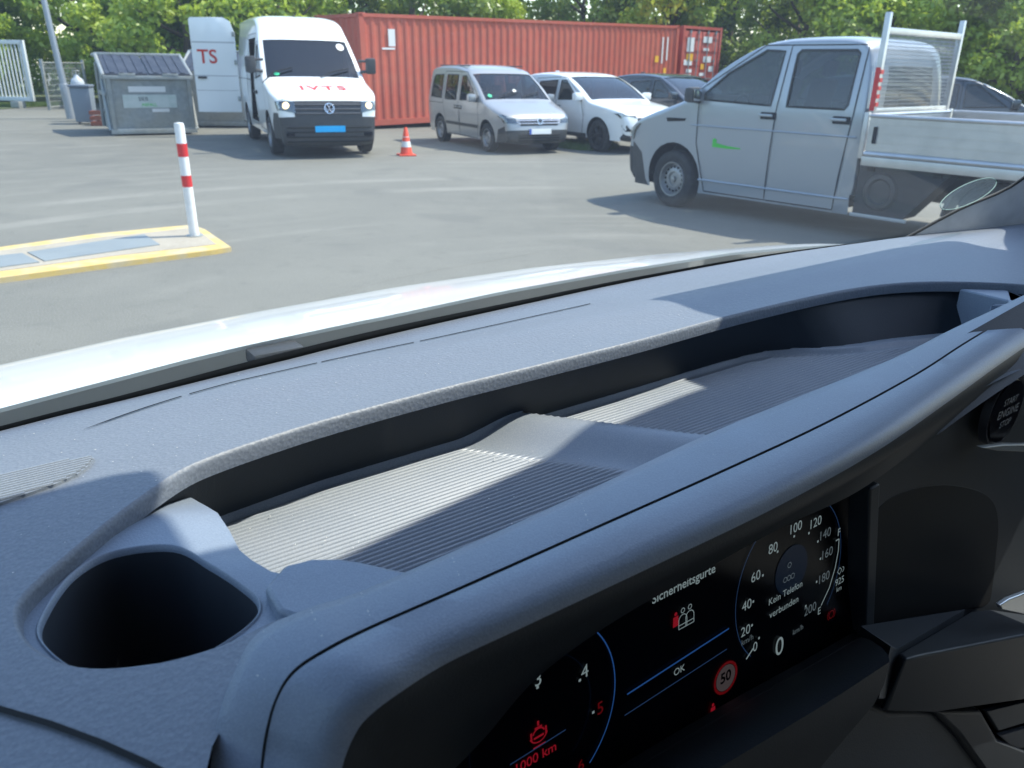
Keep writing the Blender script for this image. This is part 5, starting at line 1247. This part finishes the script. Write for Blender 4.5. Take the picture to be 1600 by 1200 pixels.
plate('satin_trim', [(1563, 946), (1578, 936), (1660, 905), (1660, 972), (1566, 953)], .135, mat('satin_silver', (.5, .52, .53), .35, metal=.8), fas, .003, bev=.0008)
# steering column cover below the display
Ab = [tuple(ay(x, y, .170)) for x, y in ((1340, 984), (1250, 1035), (1150, 1090), (1050, 1148), (955, 1205), (800, 1300))]
Ar = [tuple(ay(x, y, .160)) for x, y in ((1345, 995), (1258, 1045), (1160, 1100), (1060, 1160), (965, 1215), (810, 1310))]
Cr = [tuple(ay(x, y, .128)) for x, y in ((1378, 1012), (1290, 1068), (1200, 1120), (1110, 1172), (1020, 1225), (870, 1310))]
Cf = [tuple(ay(x, y, .118)) for x, y in ((1390, 1034), (1305, 1090), (1220, 1142), (1130, 1196), (1045, 1248), (890, 1340))]
Cd = [tuple(ay(x, y, .122)) for x, y in ((1366, 1100), (1300, 1150), (1240, 1195), (1150, 1250), (1060, 1300), (900, 1400))]
cv = loft('column_cover', [shift(Ab, 0, .004, -.02), Ab, mixr(Ab, Ar, .6, -.0018), Ar, mixr(Ar, Cr, .5, .001), Cr, mixr(Cr, Cf, .5, .0004, -.0012), Cf, mixr(Cf, Cd, .5, 0, -.001), Cd, shift(Cd, 0, .02, -.06)], DARK, own, 6, ang=60)
mb = MB(); mb.tube([P3((p[0], p[1]-.001, p[2]+.0003)) for p in smooth_loop(Ar, 6, closed=False)], .0009, 6); mb.build('cover_joint', BLACKM, cv)
GREYP = mat('grey_lower_trim', (.040, .050, .062), .6, bump=('voronoi', 700, .25, .0004))
pt = [ay(1345, 978, .168), ay(1508, 952, .172), ay(1402, 1014, .135), ay(1392, 1010, .130)]
mb = MB(); mb.add([P3(p) for p in pt]+[P3(p-Vector((0, 0, .03))) for p in pt], [(0, 1, 2, 3), (3, 2, 6, 7), (0, 3, 7, 4), (2, 1, 5, 6)]); mb.build('side_ledge', GREYP, fas, smooth=False)
pt = [ay(1404, 1020, .134), ay(1516, 955, .172), ay(1545, 952, .172), ay(1700, 975, .17), ay(1700, 990, .13), ay(1600, 992, .128), ay(1440, 1024, .127), ay(1415, 1030, .127)]
bt_ = [ay(1375, 1105, .137), ay(1560, 1100, .17), ay(1600, 1100, .17), ay(1700, 1090, .17), ay(1700, 1090, .14), ay(1600, 1092, .136), ay(1460, 1112, .135), ay(1385, 1110, .134)]
mb = MB(); mb.add([P3(p) for p in pt+bt_], [tuple(range(8))]+[(i, (i+1) % 8, (i+1) % 8+8, i+8) for i in range(8)]); o = mb.build('side_pod', DARK, fas, ang=30)
bv = o.modifiers.new('b', 'BEVEL'); bv.width = .004; bv.segments = 3; bv.limit_method = 'ANGLE'
kp = plate('knee_panel', [(1362, 1100), (1390, 1113), (1460, 1112), (1500, 1150), (1560, 1235), (1700, 1300), (1300, 1300), (1230, 1260), (1310, 1142)], .150, GREYP, own, .03, bev=.004)
plate('knee_panel_edge', [(1462, 1112), (1535, 1112), (1562, 1160), (1700, 1215), (1700, 1300), (1565, 1240), (1500, 1150)], .143, DARK, kp, .03, bev=.003)
vt = plate('air_vent', [(1540, 1112), (1700, 1080), (1700, 1200), (1570, 1165)], .158, BLACKM, own, .03)
for a in (((1542, 1112), (1640, 1088), (1640, 1118), (1560, 1142)), ((1562, 1150), (1640, 1128), (1640, 1160), (1585, 1172))): plate('vane', a, .150, GREYP, vt, .004, bev=.001)
# lower body of the dash, closes the cabin downwards
mb = MB(); mb.box(P3((.4, .30, -.47)), (1.9, .20*K, .30*K)); mb.box(P3((.4, .0, -.95)), (2.0, 1.6, .03)); mb.build('lower_dashboard', BLACKM, own, smooth=False)
mb = MB(); mb.box(P3((-.47, .02, -.36)), (.05, .98, .62)); mb.box(P3((-.30, .26, -.30)), (.35, .25, .18), bev=.03); mb.build('door_trim', DASH, own)

# ---- bonnet, cowl, windscreen, pillar, roof
NE = [(-1.0, .50), (-.6, .56), (-.2, .61), (.02, .645), (.1, .650), (.21, .658), (.345, .657), (.51, .666), (.70, .680), (.94, .715), (1.07, .72), (1.3, .69), (1.7, .60)]
def hood_z(x, y):
    e = lerp_tab(x, [(-.6, -.07), (0, -.018), (.16, -.008), (.31, -.003), (.49, 0), (.69, -.003), (.925, -.013), (1.19, -.030), (1.7, -.09)])
    return -.268-.300*(y-.9)-.42*(y-.9)**2+e
mb = MB(); nx, ny = 90, 34; xs_ = np.linspace(-.75, 1.62, nx)
for j in range(ny):
    for x in xs_:
        y0 = lerp_tab(x, NE); y1 = 1.62-.25*((x-.45)/1.1)**2; t = j/(ny-1); y = y0+(y1-y0)*t; mb.v.append(tuple(P3((x, y, hood_z(x, y)))))
mb.add([], []); mb.f = [(j*nx+i, j*nx+i+1, (j+1)*nx+i+1, (j+1)*nx+i) for j in range(ny-1) for i in range(nx-1)]; mb.mi = [0]*len(mb.f)
# folded rear edge of the bonnet
b0 = len(mb.v); mb.v += [tuple(P3((x, lerp_tab(x, NE)+.002, hood_z(x, lerp_tab(x, NE))-.004))) for x in xs_]; mb.f += [(i, i+1, b0+i+1, b0+i) for i in range(nx-1)]; mb.mi += [0]*(nx-1)
bon = mb.build('bonnet', WHITE, own, ang=50)
mb = MB()
for side_x in (-.75, 1.62):
    a = [(side_x, lerp_tab(side_x, NE)), (side_x, 1.3)]; sg = -1 if side_x < 0 else 1
    vs = [P3((x, y, hood_z(x, y))) for x, y in a]+[P3((x+sg*.03, y+.02, hood_z(x, y)-.5)) for x, y in a[::-1]]; mb.add(vs, [(0, 1, 2, 3)])
fr_ = [(x, 1.62-.25*((x-.45)/1.1)**2) for x in np.linspace(-.75, 1.62, 20)]
mb.add([P3((x, y, hood_z(x, y))) for x, y in fr_]+[P3((x, y+.03, hood_z(x, y)-.45)) for x, y in fr_], [(i, i+1, i+21, i+20) for i in range(19)]); mb.build('front_body', WHITE, own)
COWL = mat('cowl_plastic', (.10, .115, .115), .45, noise=[(12, .6, (.22, .25, .25))])
loft('cowl_panel', [[(x, y+.004, -.170) for x, y in FAR], [(x, y+.05, -.200) for x, y in FAR], [(x, lerp_tab(x, NE)-.03, hood_z(x, lerp_tab(x, NE))-.018) for x, y in FAR], [(x, lerp_tab(x, NE)+.03, hood_z(x, lerp_tab(x, NE))-.030) for x, y in FAR]], COWL, own, 4, mis=[0, 0, 0])
mb = MB(); mb.box(P3(az(430, 553, -.236)), (.055, .03, .016), bev=.005); mb.build('wiper_cap', SEAL, own)
GB = [(-.45, .304, -.168)]+[(x, y+.004, -.168) for x, y in FAR[1:11]]+[(.93, .42, -.138), (1.0, .39, -.105), (1.03, .345, -.02), (1.035, .28, .12)]
GT = [(-.40, .12, .33), (-.2, .145, .34), (.0, .16, .35), (.06, .165, .352), (.12, .16, .353), (.2, .135, .355), (.3, .130, .356), (.42, .140, .357), (.56, .165, .355), (.68, .185, .352), (.76, .19, .35), (.83, .172, .345), (.90, .160, .338), (.95, .148, .33), (.98, .14, .325)]
def gmid(t, bul): return [(a[0]*(1-t)+b[0]*t, a[1]*(1-t)+b[1]*t+bul, a[2]*(1-t)+b[2]*t+bul*.5) for a, b in zip(GB, GT)]
gl_ = loft('windscreen', [GB, gmid(.06, .004), gmid(.2, .012), gmid(.5, .022), gmid(.8, .012), GT], GLW, own, 5)
def gvar(k):
    out_ = []
    for i_ in range(11):
        t = k*(.022 if i_ < 5 else .022-.018*(i_-5)/5); a, b = GB[i_], GT[i_]; out_.append((a[0]*(1-t)+b[0]*t, a[1]*(1-t)+b[1]*t-.001+.0022*k, a[2]*(1-t)+b[2]*t))
    return out_
loft('windscreen_border', [gvar(0), gvar(.35), gvar(.7)], SEAL, gl_, 5)
mb = MB(); mb.tube([P3(p) for p in smooth_loop([GB[10], GB[11], GB[12], GB[13], GB[14], GT[14]], 5, closed=False)], .0022, 8); mb.build('windscreen_seal', SEAL, gl_)
E0 = [GB[10], GB[11], GB[12], GB[13], GB[14], (1.02, .20, .24), GT[14]]
E1 = [(p[0]+.045, p[1]-.015, p[2]-.02) for p in E0]; E2 = [(p[0]+.13, p[1]-.05, p[2]-.03) for p in E0]
loft('pillar_trim', [E0, mixr(E0, E1, .5, .006), E1, mixr(E1, E2, .5, .0, .01), E2], PILL, own, 6, ang=60)
loft('door_window_frame', [shift(E2, 0, 0, 0), shift(E2, .04, -.02, 0), shift(E2, .05, .02, 0)], DARK, own, 4)
EL = [(-.45, .30, -.165), (-.44, .24, .0), (-.42, .18, .18), (-.40, .14, .33)]
loft('pillar_trim', [EL, shift(EL, -.02, -.06, 0), shift(EL, -.05, -.08, 0), shift(EL, -.05, .01, 0)], PILL, own, 5)
rf0 = [(p[0], p[1], p[2]) for p in GT]
loft('roof_lining', [shift(GT, 0, .004, -.002), shift(GT, 0, -.03, .012), [(p[0]*1.05, -.3, .40) for p in GT], [(p[0]*1.05, -1.5, .40) for p in GT]], HEADL, own, 3)
loft('roof', [shift(GT, 0, .012, .004), shift(GT, 0, -.03, .045), [(p[0]*1.08-.01, -.3, .46) for p in GT], [(p[0]*1.08-.01, -1.5, .45) for p in GT]], WHITE, own, 3)
mb = MB(); mb.box(P3((.35, -1.3, -.25)), (1.9, .04, 1.7)); mb.build('partition_wall', DARK, own, smooth=False)
mb = MB(); mb.box(P3((1.22, -.3, -.45)), (.05, 1.6, .55)); mb.build('door_trim', DARK, own)
mb = MB(); mb.box(P3((.85, .245, .20)), (.36*K, .15*K, .10*K), bev=.02); mb.build('sensor_housing', SEAL, own)
mb = MB(); mb.box(P3((.72, .19, .10)), (.22*K, .03, .07*K), bev=.012); mb.tube([P3((.72, .19, .12)), P3((.73, .22, .2))], .008, 8); mb.build('rear_view_mirror', SEAL, own)
mb = MB(); mb.box(P3((-.006, .158, .318)), (.70*K, .130*K, .03), bev=.008); mb.build('visor_blocker', HEADL, own)  # unseen visor, added and sized to cast the shadow edge on the left dash
mb = MB(); mb.box(P3((1.30, -.85, .10)), (.05, 1.3, .9)); mb.box(P3((-.50, -.80, .05)), (.05, 1.2, 1.0)); mb.build('rear_side_panel', DARK, own)
# badge sticker in the low corner of the glass
c = ay(1515, 302, .395); mb = MB(); n = 40; A1 = (ay(1555, 284, .400)-c); A2 = (ay(1520, 322, .390)-c)
mb.add([P3(c+A1*(math.cos(2*math.pi*k/n)*1.05)+A2*(math.sin(2*math.pi*k/n)*.75)) for k in range(n)], [tuple(range(n))])
st = mb.build('windscreen_sticker', glass('sticker_film', (.80, .90, .86), .4, .3, .07), gl_, smooth=False)
mb = MB(); mb.tube([P3(c+A1*(math.cos(2*math.pi*k/n)*1.05)+A2*(math.sin(2*math.pi*k/n)*.75)) for k in range(n)], .0004, 5, closed=True); mb.build('sticker_rim', mat('sticker_rim', (.30, .48, .42), .6), st)

# dust and lint on the sunlit plastics
rng = np.random.default_rng(11); mb = MB()
def speck(x, y, z, r):
    a = rng.uniform(0, 6.28); k = 5; c = P3((x, y, z))
    mb.add([c+Vector((r*math.cos(a+2*math.pi*i/k)*(1+.5*(i % 2)), r*math.sin(a+2*math.pi*i/k), .0002)) for i in range(k)], [tuple(range(k))])
for _ in range(230):
    x = rng.uniform(0, .5); y = rng.uniform(.26, .43)
    if not inside((x, y), LOOP) and y < lerp_tab(x, FAR)-.004: speck(x, y, dash_z(x, y)+.0004, rng.uniform(.00015, .0004))
for _ in range(150): x = rng.uniform(.09, .55); speck(x, rng.uniform(.235, .33), -.1955, rng.uniform(.0002, .00045))
for _ in range(60):
    k = rng.integers(3, 12); t = rng.uniform(.05, .95); a, b = Rf[k], Rs[k]; speck(a[0]*(1-t)+b[0]*t, a[1]*(1-t)+b[1]*t, max(a[2], b[2])+.0018, rng.uniform(.0001, .0003))
for _ in range(40): speck(rng.uniform(.0, .06), rng.uniform(.16, .24)*0+rng.uniform(.277, .29), -.1605, .0003) if False else None
d_ = mb.build('dust', mat('dust', (.62, .60, .56), .9), None, smooth=False, fix=False); tag(d_, 'fine dust and lint scattered over the dashboard and tray', 'dust', kind='stuff')
d_.location = own.location; d_.rotation_euler = own.rotation_euler
